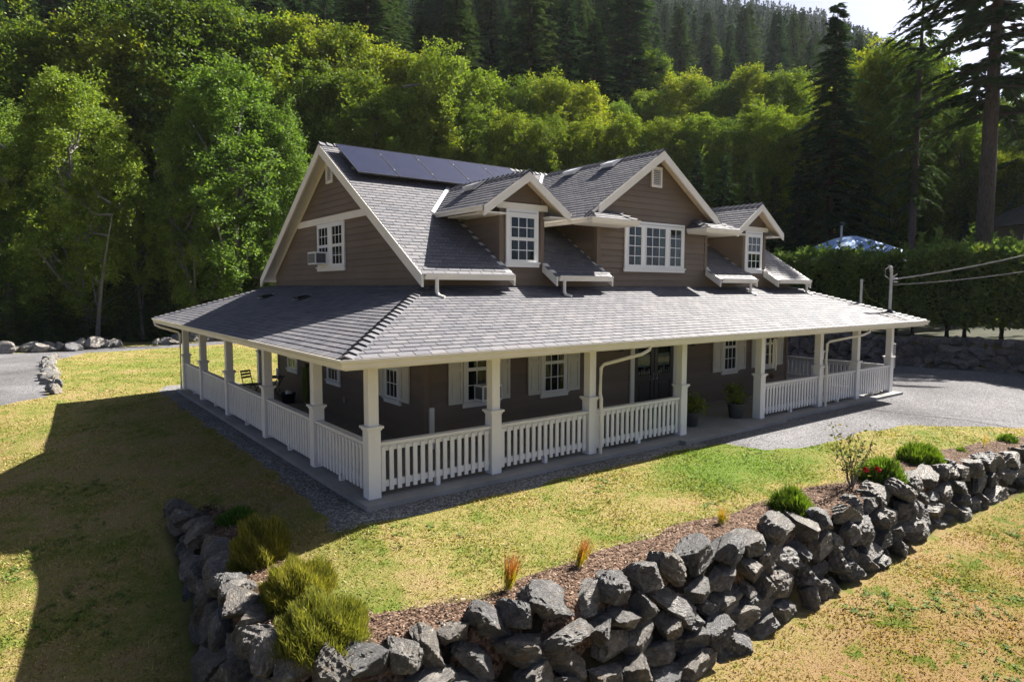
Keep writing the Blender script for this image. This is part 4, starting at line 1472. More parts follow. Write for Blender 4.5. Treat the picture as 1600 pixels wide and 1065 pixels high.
ORD = ["first", "second", "third", "fourth", "fifth", "sixth", "seventh", "eighth", "ninth", "tenth", "eleventh", "twelfth", "thirteenth", "fourteenth", "fifteenth", "sixteenth", "seventeenth", "eighteenth", "nineteenth", "twentieth"]
ORD += ["twenty-" + q for q in ORD[:9]] + ["thirtieth"]
# ------------------------------------------------------------------ boulders
def boulder_mesh(name, seed, mat, sub=4, cuts=15, rough=0.05):
    r = np.random.default_rng(seed)
    b = bmesh.new()
    bmesh.ops.create_icosphere(b, subdivisions=sub, radius=1.0)
    V = np.array([v.co[:] for v in b.verts])
    for k in range(cuts):
        n = r.normal(size=3); n /= np.linalg.norm(n)
        if k < 3:
            n = np.eye(3)[k] * r.choice([-1, 1]) + r.normal(size=3) * 0.18; n /= np.linalg.norm(n)
        dd = r.uniform(0.38, 0.8)
        s = V @ n
        over = np.clip(s - dd, 0, None)
        V = V - np.outer(over * 0.97, n)
    mx = np.abs(V).max(0)
    V = V / mx
    # irregular surface: a few octaves of cheap value waves and ledges
    nz = np.zeros(len(V))
    for f, a in ((3, 0.5), (7, 0.3), (15, 0.2)):
        ph = r.uniform(0, 6.3, (3,)); d = r.normal(size=(3, 3)) * f
        nz += a * (np.sin(V @ d[0] + ph[0]) * np.sin(V @ d[1] + ph[1]) + 0.5 * np.sin(V @ d[2] + ph[2]))
    V = V * (1 + rough * nz[:, None])
    for k in range(2):
        n = r.normal(size=3); n /= np.linalg.norm(n)
        s = V @ n; st = r.uniform(0.16, 0.3)
        q_ = (np.floor(s / st) + smooth01((s / st - np.floor(s / st) - 0.35) / 0.3)) * st
        V = V + np.outer((q_ - s) * 0.36, n)
    fine_ = np.zeros(len(V))
    for f in (11, 19, 31):
        d = r.normal(size=(2, 3)) * f
        fine_ += np.abs(np.sin(V @ d[0] + r.uniform(0, 6)) * np.sin(V @ d[1])) * (9.0 / f)
    V = V * (1 - 0.035 * fine_[:, None])
    for v, c in zip(b.verts, V):
        v.co = c
    me = bpy.data.meshes.new(name)
    b.to_mesh(me); b.free()
    me.materials.append(MATS[mat])
    return me


BOUL = [boulder_mesh("stone", 100 + i, "boulder_rock", 5, 8 + i % 6, 0.05) for i in range(12)]
PALE = [boulder_mesh("boulder", 200 + i, "pale_rock", 3, 12 + i % 4, 0.04) for i in range(7)]
DUSK = [boulder_mesh("stone", 300 + i, "dusk_rock", 3, 12 + i % 4, 0.04) for i in range(8)]


def path_at(P, s):
    seg = np.hypot(*np.diff(P, axis=0).T); cum = np.concatenate([[0], np.cumsum(seg)])
    s = min(max(s, 0), cum[-1] - 1e-6)
    i = int(np.searchsorted(cum, s, side='right') - 1)
    t = (s - cum[i]) / seg[i]
    p = P[i] + (P[i + 1] - P[i]) * t
    a = P[max(i - 0, 0)]; d = (P[i + 1] - P[i]) / seg[i]
    return p, d, cum[-1]


def pack(parent, P, side, meshes, zb_f, zt_f, wr, hr, batter, seed, dep=0.56, maxn=298, s0=0.0, s1=1e9):
    r = random.Random(seed)
    total = path_at(P, 0)[2]
    s1 = min(s1, total)
    n = 0
    row = 0
    while row < 8:
        s = s0 + r.uniform(-0.3, 0)
        placed = 0
        while s < s1:
            w = r.uniform(*wr) * (1.12 if row == 0 else 1.0) * (0.7 if s < 1.0 else 1.0)
            p, d, _ = path_at(P, s + w / 2)
            nv = np.array([d[1], -d[0]]) * side
            zt = zt_f(p, nv); zb = zb_f(p, nv)
            H = zt - zb
            rows = max(1, int(round(H / ((hr[0] + hr[1]) / 2))))
            s += w * 0.94
            if row >= rows or n >= maxn:
                continue
            hh = H / rows
            zc_ = zb + hh * (row + 0.5) + r.uniform(-0.07, 0.07) * hh
            h = hh * r.uniform(1.0, 1.22)
            topmost = row == rows - 1
            if topmost:
                zc_ += r.uniform(0.0, 0.09)
            back = batter * (zc_ - zb)
            o2 = p + nv * (0.05 + batter * H - back + r.uniform(-0.07, 0.10) - (0.06 if topmost else 0))
            me = r.choice(meshes)
            o = link("stone", me, parent)
            o.location = Vector((o2[0], o2[1], zc_))
            yaw = math.atan2(d[1], d[0])
            e = (r.choice((0, math.pi)) + r.uniform(-0.4, 0.4), r.choice((0, math.pi)) + r.uniform(-0.5, 0.5), yaw + r.choice((0, math.pi)) + r.uniform(-0.45, 0.45))
            o.rotation_euler = e
            o.scale = (w * 0.64, dep * r.uniform(0.55, 0.72), h * r.uniform(0.6, 0.72))
            n += 1; placed += 1
        row += 1
        if placed == 0:
            break
    return n


rw = empty("retaining_wall", (0, 0, 0), "dry stone retaining wall of big grey boulders below the front lawn", "wall")
pack(rw, WALL, 1 if inside_poly(np.array([WALL[12][0]]), np.array([WALL[12][1] - 1.0]), TERR)[0] == False else -1, BOUL,
     lambda p, nv: gz(*(p + nv * 0.62)) - 0.10, lambda p, nv: gz(*(p - nv * 0.28)) + 0.02, (0.34, 0.92), (0.30, 0.44), 0.20, 11, s1=31.5)

RWP = np.array([[35.9, -8.0], [35.2, -3.0], [34.75, 0.5], [34.2, 3.0], [34.15, 8.0], [34.1, 20.0]])
rw2 = empty("retaining_wall", (0, 0, 0), "shaded rubble stone wall beside the driveway under the clipped hedge", "wall")
pack(rw2, RWP, -1, DUSK, lambda p, nv: gz(*(p + nv * 0.35)) - 0.12, lambda p, nv: gz(*(p - nv * 0.9)) + 0.05, (0.3, 0.8), (0.26, 0.4), 0.2, 23, 0.5, 295, s1=21)

# loose pale rocks along the gravel road
r = random.Random(5)


def loose(P, n, wr, hr, label, group, rows=2, spread=0.35, mats=PALE):
    P = np.array(P, float)
    T = path_at(P, 0)[2]
    for k in range(n):
        p, d, _ = path_at(P, T * (k + r.random() * 0.8) / n)
        nv = np.array([-d[1], d[0]])
        w = r.uniform(*wr); h = r.uniform(*hr)
        p = p + nv * r.uniform(-spread, spread)
        o = link("boulder", r.choice(mats), None, (p[0], p[1], gz(*p) + h * 0.32), (r.uniform(-.3, .3), r.uniform(-.3, .3), r.uniform(0, 6.3)), (w * 0.55, w * r.uniform(0.35, 0.5), h * 0.55))
        tag(o, label % ORD[k], "rock", group)


loose([(-9.5, 41.3), (-5, 41.1), (0.4, 41.5)], 26, (0.7, 1.6), (0.5, 1.0), "pale rock at the far left edge of the gravel road, %s from the left", "pale rocks left of the gap in the road edging", spread=0.6)
loose([(2.9, 42.7), (6.0, 43.9), (9.0, 46.0), (13, 47.2)], 24, (0.6, 1.3), (0.5, 0.9), "small pale rock on the far road edge behind the porch posts, %s from the left", "pale rocks right of the gap in the road edging", spread=0.5)
loose([(-4.15, 20.3), (-4.1, 26), (-4.05, 31.0), (-3.5, 34.8)], 30, (0.4, 0.75), (0.3, 0.55), "small rock edging the lawn beside the gravel road, %s from the near end", "small rocks edging the lawn at the gravel road", spread=0.15)

# ------------------------------------------------------------------ leaf geometry
def unit(a):
    return a / np.maximum(np.linalg.norm(a, axis=1, keepdims=True), 1e-9)


def leaf_arrays(c, d, L, Wd, rg, flat=None):
    """diamond leaves from base points c along unit directions d"""
    n = len(c)
    q = rg.normal(size=(n, 3))
    if flat is not None:
        q = q * (1 - flat) + np.cross(d, np.array([0, 0, 1.0])) * flat * 3
    s = unit(q - d * (q * d).sum(1, keepdims=True))
    L = np.broadcast_to(L, (n,))[:, None]; Wd = np.broadcast_to(Wd, (n,))[:, None]
    V = np.stack([c, c + d * L * 0.45 + s * Wd * 0.5, c + d * L, c + d * L * 0.45 - s * Wd * 0.5], 1).reshape(-1, 3)
    F = np.arange(4 * n).reshape(n, 4)
    return V, F


def broad_crown(seed, H, R, z0=0.16, lobes=46, twigs=26, per=13, leaf=0.30, shape=0.9, mat="maple_leaf"):
    rg = np.random.default_rng(seed)
    C = []; Dn = []
    limbs = []
    for i in range(lobes):
        t = z0 + (0.95 - z0) * ((i + rg.random()) / lobes) ** 0.85
        prof = math.sin(math.pi * min(1, 0.12 + 0.83 * ((t - z0) / (1 - z0)) ** shape)) ** 0.8
        th = i * 2.39996 + rg.uniform(-0.6, 0.6)
        rad = R * prof * math.sqrt(rg.uniform(0.2, 1.0)) * rg.uniform(0.8, 1.15)
        c = np.array([rad * math.cos(th), rad * math.sin(th), H * t])
        lr = R * rg.uniform(0.12, 0.25)
        stretch = rg.uniform(0.9, 2.3)
        limbs.append(c)
        k = twigs
        u = unit(rg.normal(size=(k, 3)) + np.array([0, 0, 0.3]) + c * np.array([1, 1, 0]) / (R + 1e-6) * 0.5)
        tw = c + u * lr * rg.uniform(0.35, 1.15, (k, 1)) * np.array([1, 1, stretch])
        for a, ud in zip(tw, u):
            nn = max(4, int(per * rg.uniform(0.5, 1.5)))
            sg_ = (R / 4.5) * rg.uniform(0.7, 1.3)
            pts = a + rg.normal(size=(nn, 3)) * np.array([0.22, 0.22, 0.16]) * sg_
            C.append(pts)
            Dn.append(unit(rg.normal(size=(nn, 3)) + ud * 0.7 + np.array([0, 0, -0.25])))
    C = np.concatenate(C); Dn = np.concatenate(Dn)
    V, F = leaf_arrays(C, Dn, rg.uniform(0.7, 1.25, len(C)) * leaf, rg.uniform(0.55, 0.8, len(C)) * leaf, rg)
    me = npmesh("crown", V, F, mat)
    # trunk with limbs
    tm = MB()
    lean = rg.normal(size=2) * 0.25
    pts = [(lean[0] * k ** 1.5 * 0.5, lean[1] * k ** 1.5 * 0.5, -0.5 + (H * 0.7 + 0.5) * k / 6) for k in range(7)]
    r0 = 0.02 * H * 0.75
    tm.tube(pts, [r0 * (1 - 0.15 * k) for k in range(7)], 7)
    for c in limbs[::5]:
        zb = max(0.1 * H, c[2] - 0.25 * H * rg.uniform(0.5, 1))
        k = min(5.9, max(0, (zb + 0.5) / (H * 0.7 + 0.5) * 6))
        b = np.array([lean[0] * k ** 1.5 * 0.5, lean[1] * k ** 1.5 * 0.5, zb])
        mid = (b + c) / 2 + np.array([0, 0, -0.06 * H * rg.random()])
        tm.tube([b, mid, c], [r0 * 0.38, r0 * 0.25, r0 * 0.1], 5, False)
    return me, tm


def conifer(seed, H, R, z0=0.05, whorls=34, per=7, mat="conifer_needle", droop=0.45, spray=0.62, dens=20, top=0.8, gap=0.0):
    rg = np.random.default_rng(seed)
    C = []; Dn = []; Ls = []; Ws = []
    tm = MB()
    r0 = 0.0135 * H
    tm.tube([(0, 0, -0.5), (0, 0, H * 0.4), (0, 0, H * 0.97)], [r0, r0 * 0.72, 0.03], 8)
    ang = 0
    for w in range(whorls):
        f = (w + rg.random() * 0.8) / whorls
        z = H * (z0 + (0.985 - z0) * f)
        base = R * ((1 - f) ** top * 0.94 + 0.05)
        for b in range(per):
            ang += 2.39996 + rg.uniform(-0.4, 0.4)
            if rg.random() < gap:
                continue
            ln = base * rg.uniform(0.5, 1.2)
            z = H * (z0 + (0.985 - z0) * f) + rg.normal() * H * 0.012
            dirh = np.array([math.cos(ang), math.sin(ang), 0])
            sd = np.array([-dirh[1], dirh[0], 0])
            n = max(5, int(dens * (0.3 + ln / R)))
            t = rg.uniform(0.12, 1.0, n)
            up = 0.25 * (f - 0.3)
            P = dirh * (ln * t)[:, None] + np.array([0, 0, z]) + np.array([0, 0, 1]) * (ln * (0.12 + up) * t - ln * droop * t * t)[:, None]
            sg = rg.choice([-1.0, 1.0], n)
            D = unit(dirh * rg.uniform(0.35, 1.0, (n, 1)) + sd * (sg * rg.uniform(0.2, 1.0, n))[:, None] + np.array([0, 0, -1]) * rg.uniform(0.05, 0.55, (n, 1)))
            C.append(P); Dn.append(D)
            L = spray * (0.55 + 0.75 * (1 - t)) * rg.uniform(0.7, 1.25, n) * (0.55 + 0.45 * ln / R)
            Ls.append(L); Ws.append(L * rg.uniform(0.28, 0.42, n))
            if ln > R * 0.35 and b % 2 == 0:
                tm.tube([(0, 0, z), tuple(dirh * ln * 0.5 + np.array([0, 0, z + ln * (0.06 + up * 0.5 - droop * 0.25)])), tuple(dirh * ln * 0.95 + np.array([0, 0, z + ln * (0.11 + up - droop * 0.9)]))], [r0 * 0.22, r0 * 0.12, 0.01], 4, False)
    # leader tip
    C = np.concatenate(C); Dn = np.concatenate(Dn); Ls = np.concatenate(Ls); Ws = np.concatenate(Ws)
    V, F = leaf_arrays(C, Dn, Ls, Ws, rg, 0.5)
    return npmesh("crown", V, F, mat), tm


KINDS = {}


def kind(key, made, bark):
    me, tm = made
    KINDS[key] = (me, tm.mesh("trunk", bark, True))


for i in range(4):
    kind("maple%d" % i, broad_crown(500 + i, 20, 4.6, 0.08, 125, 20, 19, 0.215, 0.8, "maple_leaf" if i < 3 else "yellow_leaf"), "bark_brown")
for i in range(3):
    kind("gold%d" % i, broad_crown(540 + i, 19, 4.3, 0.10, 122, 20, 19, 0.215, 0.8, "yellow_leaf"), "bark_brown")
for i in range(3):
    kind("alder%d" % i, broad_crown(520 + i, 20, 3.8, 0.10, 130, 20, 20, 0.175, 0.7, "alder_leaf"), "bark_grey")
for i in range(4):
    kind("fir%d" % i, conifer(600 + i, 28, 4.6, 0.04, 42, 9, dens=52, spray=0.75), "bark_brown")
kind("bigfir", conifer(640, 27, 5.2, 0.05, 44, 10, dens=80, droop=0.5, spray=0.8), "bark_brown")
kind("oldfir0", conifer(650, 46, 7.0, 0.40, 36, 7, dens=130, droop=0.45, spray=0.9, top=0.45, gap=0.25), "bark_purple")
kind("oldfir1", conifer(651, 40, 5.5, 0.30, 40, 6, dens=80, droop=0.5, spray=0.8, top=0.5, gap=0.42), "bark_purple")
for i in range(2):
    kind("cedar%d" % i, conifer(660 + i, 9, 3.6, 0.02, 26, 9, "cedar_spray", 0.55, 0.42, 44, 0.6), "bark_brown")
kind("thin", broad_crown(530, 17, 2.6, 0.38, 26, 22, 12, 0.25, 0.8, "alder_leaf"), "bark_grey")


def tree(key, x, y, h, label, group, name, wide=1.0, seed=None):
    cm_, tm_ = KINDS[key]
    base = {"m": 20, "g": 19, "a": 20, "f": 28, "b": 27, "c": 9, "t": 17, "o": 46 if key == "oldfir0" else 40}[key[0]]
    rr_ = random.Random(int(x * 100) + int(y * 37))
    s = h / base
    e = empty(name, (x, y, gz(x, y) - 0.15), label, "tree", group, (0, 0, rr_.uniform(0, 6.28)))
    w_ = s * wide * rr_.uniform(0.92, 1.1)
    e.scale = (w_, w_, s)
    link("trunk", tm_, e); link("crown", cm_, e)
    return e


def grow(key, px, D, py, label, group, name, wide=1.0):
    while px < 640 and W2(px, D)[1] < 46.5:
        D += 0.5
    x, y = W2(px, D)
    h = cam_pos[2] + (450 - py) * D / 1026.57 - gz(x, y)
    return tree(key, x, y, max(h, 2.5), label, group, name, wide)





def row(lst, keys, stem, group, name, wide):
    """a belt of trees; each label counts from the left"""
    for k, (px, D, py) in enumerate(lst):
        rank = sorted((q[0], i) for i, q in enumerate(lst)).index((px, k))
        grow(keys(k, px), px, D, py, stem % ORD[rank], group, name, wide)


# near row on the left, each told apart
for key, px, D, py, lab, w_ in (
        ("alder0", 130, 52, 120, "tall bright green alder with a narrow crown left of the dark gap in the trees", 1.1),
        ("alder1", 72, 53.5, 205, "rounded light green alder between the tallest left alder and the picture edge", 1.15),
        ("alder2", 14, 54, 170, "light green alder cut by the left picture edge above the rock edging", 1.1),
        ("alder1", 368, 52, 105, "large bright green alder standing close behind the left end of the house roof", 1.25),
        ("alder2", 312, 54, 165, "slim green alder with pale stems just left of the big bright alder", 1.0),
        ("alder0", 436, 55, 165, "green alder touching the left gable of the house in the picture", 1.1),
        ("thin", 150, 50.5, 260, "thin pale trunked young tree leaning over the gap in the road rocks", 1.0),
        ("thin", 222, 52, 300, "spindly young tree with bare pale stem in the dark gap of the woods", 0.8)):
    grow(key, px, D, py, lab, None, "alder_tree", w_)
# skirts of cedar along the road
row(((-300, 62, 380), (-220, 58, 400), (-160, 55, 390), (-95, 52, 430), (-30, 50, 415), (25, 49.5, 445), (80, 50, 425), (122, 51, 460), (200, 52, 420), (262, 50.5, 425), (318, 51, 440), (372, 53, 420), (425, 54, 430), (170, 57, 390), (240, 58, 370), (300, 60, 360), (90, 58, 360), (20, 58, 350), (480, 60, 380)), lambda k, px: "cedar%d" % (px % 2), "low dark cedar along the gravel road, %s from the left", "low cedars along the gravel road", "cedar_tree", 1.1)
row(((-420, 80, 60), (-350, 76, 90), (-280, 72, 60), (-210, 70, 100), (-140, 66, 70), (-70, 64, 110), (-15, 66, 95), (40, 66, 55), (100, 68, 55), (175, 69, 40), (215, 66, 60), (262, 69, 5), (325, 71, 15), (385, 73, 30), (440, 74, 45)), lambda k, px: ("maple0", "maple1", "gold0", "maple2")[k % 4], "yellowing broadleaf tree left of the house, %s crown from the left", "yellowing broadleaf trees left of the house", "maple_tree", 1.2)
row(((490, 76, 55), (540, 77, 60), (590, 77, 80), (640, 77, 98), (692, 73, 85), (745, 75, 128), (800, 77, 138), (850, 79, 128), (905, 81, 140), (955, 84, 165),
                                 (510, 70, 120), (565, 71, 125), (620, 71, 150), (680, 71, 155), (735, 71, 172), (795, 71, 188), (850, 71, 190), (910, 73, 196), (470, 69, 170)), lambda k, px: ("gold1", "maple2", "gold2", "gold0", "alder2")[k % 5], "yellow-green broadleaf tree behind the house ridge, %s crown from the left", "broadleaf trees behind the house ridge", "maple_tree", 1.15)
row(((1000, 88, 150), (1010, 96, 92), (1060, 90, 125), (1112, 86, 140), (1160, 86, 112), (1212, 84, 118), (1256, 86, 135), (1030, 74, 190), (1085, 74, 185), (1140, 72, 190), (1185, 70, 170), (1235, 70, 185), (975, 74, 185)), lambda k, px: ("gold0", "maple1", "gold2", "maple0")[k % 4], "broadleaf tree between the big gable and the tall fir, %s crown from the left", "broadleaf trees right of the front gable", "maple_tree", 1.1)
row(((965, 64, 245), (1000, 62, 225), (1045, 61, 255), (1085, 63, 235), (1125, 60, 240), (1165, 62, 255), (1205, 60, 270), (1240, 62, 250), (1275, 60, 290), (930, 66, 250), (1330, 71, 250), (1380, 72, 240), (1450, 70, 260), (1500, 60, 320), (1570, 60, 300), (1620, 60, 300)), lambda k, px: "fir%d" % (k % 4), "dark conifer close behind the right half of the house, %s from the left", "dark conifers behind the right half of the house", "fir_tree", 1.35)
row(((1345, 70, 88), (1388, 68, 75), (1430, 70, 92), (1360, 78, 150), (1410, 78, 140), (1475, 66, 185), (1500, 66, 250), (1572, 72, 150), (1625, 66, 150), (1590, 60, 240), (1540, 64, 240), (1660, 64, 150)), lambda k, px: ("gold1", "maple0", "gold0", "maple1")[k % 4], "backlit broadleaf tree among the firs at the right, %s crown from the left", "backlit broadleaf trees at the right", "maple_tree", 1.0)
grow("bigfir", 1290, 63, 16, "tall pointed dark fir standing alone above the right dormer", None, "fir_tree", 1.15)
grow("oldfir1", 1418, 57, -130, "slender old fir with a straight trunk left of the bright sky gap", None, "fir_tree", 0.7)
grow("oldfir0", 1530, 49, -330, "huge old fir with a thick bare trunk at the right edge", None, "fir_tree", 1.15)
grow("oldfir1", 1600, 60, -80, "dark old fir cut by the right picture edge beyond the thick trunk", None, "fir_tree", 0.9)
# hillside conifers
hc = "tall dark conifer among many on the steep forested hillside"
r = random.Random(77)
D = 90.0
nh = 0
while D < 196:
    stepu = 7.6 + (D - 90) * 0.03
    px = (-160 if D > 125 else -330) + r.uniform(0, 40)
    while px < 1330:
        if not (985 < px and D < 128 + (px > 1150) * 6) and nh < 315:
            px2 = px + r.uniform(-0.3, 0.3) * stepu * 1026 / D; D2 = D + r.uniform(-3.5, 3.5)
            x, y = W2(px2, D2)
            big = 0.72 if px > 985 else 1.0
            if r.random() < 0.13:
                tree("gold%d" % r.randrange(3), x, y, r.uniform(12, 18) * big, "yellow-green broadleaf tree lost among the hillside conifers", "broadleaf trees among the hillside conifers", "maple_tree", 1.1)
            else:
                tree("fir%d" % r.randrange(4), x, y, r.uniform(24, 37) * big, hc, "dark conifers on the hillside", "fir_tree", r.uniform(1.3, 1.8))
            nh += 1
        px += stepu * 1026 / D
    D += 9.5 + (D - 90) * 0.05

for k, (x_, y_, h_) in enumerate(((-22, -62, 12), (-8, -66, 13), (5, -60, 12), (17, -66, 14), (29, -61, 12), (41, -66, 14), (53, -60, 13), (66, -66, 14), (-45, -20, 13))):
    tree(("maple0", "alder1", "gold1", "fir0", "maple2", "alder0", "fir2")[k % 7], x_, y_, h_, "tree across the lawn facing the house front, %s from the left, mirrored in the windows" % ORD[k], "trees facing the house front", "maple_tree", 1.6)

# far forest: one mass on the mountainside
rg = np.random.default_rng(99)
Cc = []; Dd = []; LL = []
cnt = 0
for _ in range(9000):
    if cnt > 2600:
        break
    Dx = 205 + 340 * rg.random() ** 0.8; px = rg.uniform(300, 1750)
    if px > 1440 and rg.random() < 0.5:
        continue
    x, y = W2(px, Dx)
    h = rg.uniform(13, 24); R_ = h * rg.uniform(0.14, 0.2)
    n = 60
    f = rg.random(n) ** 0.8
    th = rg.uniform(0, 6.283, n)
    rad = R_ * (1 - f) * rg.uniform(0.35, 1.0, n)
    z = gz(x, y)
    P = np.stack([x + rad * np.cos(th), y + rad * np.sin(th), z + h * (0.05 + 0.93 * f)], 1)
    Cc.append(P)
    Dd.append(unit(np.stack([np.cos(th) * 0.5, np.sin(th) * 0.5, -rg.uniform(0.5, 1.2, n)], 1)))
    LL.append(np.full(n, h * 0.115) * (1.25 - 0.7 * f))
    cnt += 1
Cc = np.concatenate(Cc); Dd = np.concatenate(Dd); LL = np.concatenate(LL)
V, F = leaf_arrays(Cc, Dd, LL, LL * 0.7, rg, 0.8)
tag(link("far_forest", npmesh("far_forest", V, F, "far_needle")), "hazy conifer forest covering the far mountainside", "forest", None, "stuff")

# ------------------------------------------------------------------ hedge
rg = np.random.default_rng(31)
hx0, hx1 = 36.6, 39.4


def hedge_top(y):
    return 6.15 + 0.0 * (y - 8) + 0.2 * np.sin(y * 0.7) + 0.15 * np.sin(y * 2.3)


hy0, hy1 = -14.0, 26.0
n1 = 46000
yy = rg.uniform(hy0, hy1, n1); zz_ = 2.0 + (hedge_top(yy) - 2.0) * rg.random(n1) ** 0.85
bul = 0.35 * np.sin(yy * 1.7 + zz_ * 0.8) + 0.25 * np.sin(yy * 3.9 - zz_ * 1.6)
front = rg.random(n1)
xx = np.where(front < 0.8, hx0 + bul + rg.normal(size=n1) * 0.22 + np.where(zz_ < 3, (3 - zz_) * 0.3, 0), rg.uniform(hx0, hx1, n1))
P = np.stack([xx, yy, zz_], 1)
Dv = unit(np.stack([rg.normal(size=n1) * 0.5 - 0.9, rg.normal(size=n1) * 0.7, rg.normal(size=n1) * 0.5 + 0.15], 1))
n2 = 9000
y2 = rg.uniform(hy0, hy1, n2); x2 = rg.uniform(hx0 - 0.1, hx1, n2)
P2 = np.stack([x2, y2, hedge_top(y2) + rg.normal(size=n2) * 0.12], 1)
Dv2 = unit(np.stack([rg.normal(size=n2) * 0.5, rg.normal(size=n2) * 0.5, np.full(n2, 0.9)], 1))
# upright leaders along the top
n3 = 60
P3 = []; D3 = []
for k in range(n3):
    ly = rg.uniform(-8, 16); lx = rg.uniform(hx0, hx1); lh = rg.uniform(0.3, 0.9) * (1.9 if rg.random() < 0.14 else 1)
    m_ = int(14 * lh / 0.5)
    t_ = rg.random(m_)
    P3.append(np.stack([np.full(m_, lx), np.full(m_, ly), hedge_top(np.array([ly]))[0] + lh * t_], 1))
    a_ = rg.uniform(0, 6.28, m_)
    D3.append(unit(np.stack([np.cos(a_), np.sin(a_), np.full(m_, 0.75)], 1)))
P = np.concatenate([P, P2] + P3); Dv = np.concatenate([Dv, Dv2] + D3)
V, F = leaf_arrays(P, Dv, rg.uniform(0.22, 0.45, len(P)), rg.uniform(0.10, 0.2, len(P)), rg, 0.2)
hd = empty("cedar_hedge", (0, 0, 0), "long clipped green cedar hedge on the rubble stone bank right of the house", "hedge")
link("foliage", npmesh("foliage", V, F, "hedge_spray"), hd)
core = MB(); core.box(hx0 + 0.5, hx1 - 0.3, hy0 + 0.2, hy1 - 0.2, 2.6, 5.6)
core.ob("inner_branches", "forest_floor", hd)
for k in range(30):
    y_ = hy0 + 0.7 + (hy1 - hy0 - 1) * k / 30 + rg.uniform(-0.3, 0.3)
    x_ = hx0 + 0.9 + rg.uniform(-0.3, 0.3)
    q = MB(); q.tube([(x_, y_, gz(x_, y_) - 0.2), (x_ + 0.05, y_, 2.0), (x_, y_ + 0.05, 3.2)], [0.17, 0.13, 0.1], 7)
    q.ob("trunk", "bark_brown", hd, True)

# ------------------------------------------------------------------ neighbours beyond the hedge
tp = empty("canopy", W2(1322, 56) + (2.15,), "blue tarpaulin canopy with a stovepipe showing above the hedge", "canopy")
m = MB()
R_ = 3.9
prof = [(0.0, 6.38), (0.55, 6.34), (1.3, 6.12), (2.6, 5.62), (3.85, 5.1), (4.05, 4.9), (4.1, 4.2)]
nn_ = 12
o0 = len(m.v)
for (rad, z) in prof:
    for k in range(nn_):
        t_ = 2 * math.pi * k / nn_
        w_ = 1 + 0.03 * math.cos(5 * t_)
        m.v.append((rad * w_ * math.cos(t_), rad * w_ * math.sin(t_) * 1.05, z + 0.05 * math.sin(7 * t_ + rad)))
for i in range(len(prof) - 1):
    for k in range(nn_):
        k2 = (k + 1) % nn_
        m.f.append((i * nn_ + k, i * nn_ + k2, (i + 1) * nn_ + k2, (i + 1) * nn_ + k))
m.ob("tarpaulin", "blue_tarp", tp, False)
m = MB()
for k in range(8):
    t_ = 2 * math.pi * k / 8
    m.tube([(3.8 * math.cos(t_), 4.0 * math.sin(t_), 0), (3.8 * math.cos(t_), 4.0 * math.sin(t_), 4.6)], 0.06, 6)
m.ob("support_pole", "grey_metal", tp)
px_, py_ = W2(1309, 55); dx_, dy_ = px_ - tp.location.x, py_ - tp.location.y
m = MB(); m.tube([(dx_, dy_, 5.9), (dx_, dy_, 7.2)], 0.09, 10); m.ob("stovepipe", "grey_metal", tp)
m = MB(); m.lathe([(0.0, 0.30), (0.24, 0.26), (0.26, 0.06), (0.12, 0.0), (0.0, 0.0)], 12, (dx_, dy_, 7.18)); m.ob("pipe_cap", "black_metal", tp)

nb = empty("neighbour_house", W2(1640, 56) + (3.3,), "corner of a neighbouring house with dark roof beyond the hedge at the right edge", "house", rot=(0, 0, -0.5))
m = MB(); m.box(-3.2, 6, -3.2, 3.2, 0, 6.2); m.ob("wall", "siding_brown", nb)
m = MB(); m.prism([(-4.6, -4.2, 6.1), (7, -4.2, 6.1), (7, 0, 8.1), (-2.6, 0, 8.1)], (0, 0, -0.15)); m.prism([(-4.6, 4.2, 6.1), (7, 4.2, 6.1), (7, 0, 8.1), (-2.6, 0, 8.1)], (0, 0, -0.15))
m.add([(-4.6, -4.2, 6.1), (-4.6, 4.2, 6.1), (-2.6, 0, 8.1)], [(0, 1, 2)])
m.ob("roof", "rusty_roof", nb)
m = MB(); m.box(-3.25, -3.2, -1.6, -0.2, 3.8, 5.4); w__ = m.ob("window", "trim_paint", nb)
m = MB(); m.box(-3.27, -3.25, -1.5, -0.3, 3.9, 5.3); m.ob("pane", "window_glass", w__)

# ------------------------------------------------------------------ service mast and lines
mt = empty("service_mast", (22.35, 0.1, 3.1), "grey electrical service mast rising through the porch roof corner", "mast")
m = MB(); m.tube([(0, 0, -0.3), (0, 0, 1.72)], 0.055, 10)
m.tube([(0, 0, 1.7), (-0.03, 0.02, 1.86), (-0.12, 0.06, 1.9)], [0.06, 0.075, 0.06], 8); m.ob("pole", "grey_metal", mt)
m = MB(); m.lathe([(0.16, 0.0), (0.14, 0.06), (0.075, 0.22), (0.06, 0.22)], 12, (0, 0, 0.0)); m.ob("roof_flashing", "black_metal", mt)
m = MB(); m.tube([(0, 0, 1.42), (0.3, -0.1, 1.42)], 0.03, 6); m.tube([(0.12, -0.04, 1.36), (0.12, -0.04, 1.48)], 0.05, 8); m.tube([(0, 0, 1.3), (0.32, -0.1, 1.29)], 0.018, 6); m.ob("insulator", "grey_metal", mt)
m = MB(); m.tube([(-0.1, 0.05, 1.88), (-0.3, 0.1, 1.78), (-0.3, 0.1, 1.52), (-0.12, 0.03, 1.42), (0.1, -0.03, 1.5), (0.3, -0.1, 1.6)], 0.014, 6); m.ob("drip_loop", "cable_grey", mt)


def wire(name, a, b, sag, rad, mat, label):
    a = Vector(a); b = Vector(b)
    m_ = MB(); pts = []
    for k in range(25):
        t_ = k / 24
        pts.append(tuple((b - a) * t_ - Vector((0, 0, sag * 4 * t_ * (1 - t_)))))
    m_.tube(pts, rad, 6)
    o = m_.ob(name, mat); o.location = a
    return tag(o, label, "cable")


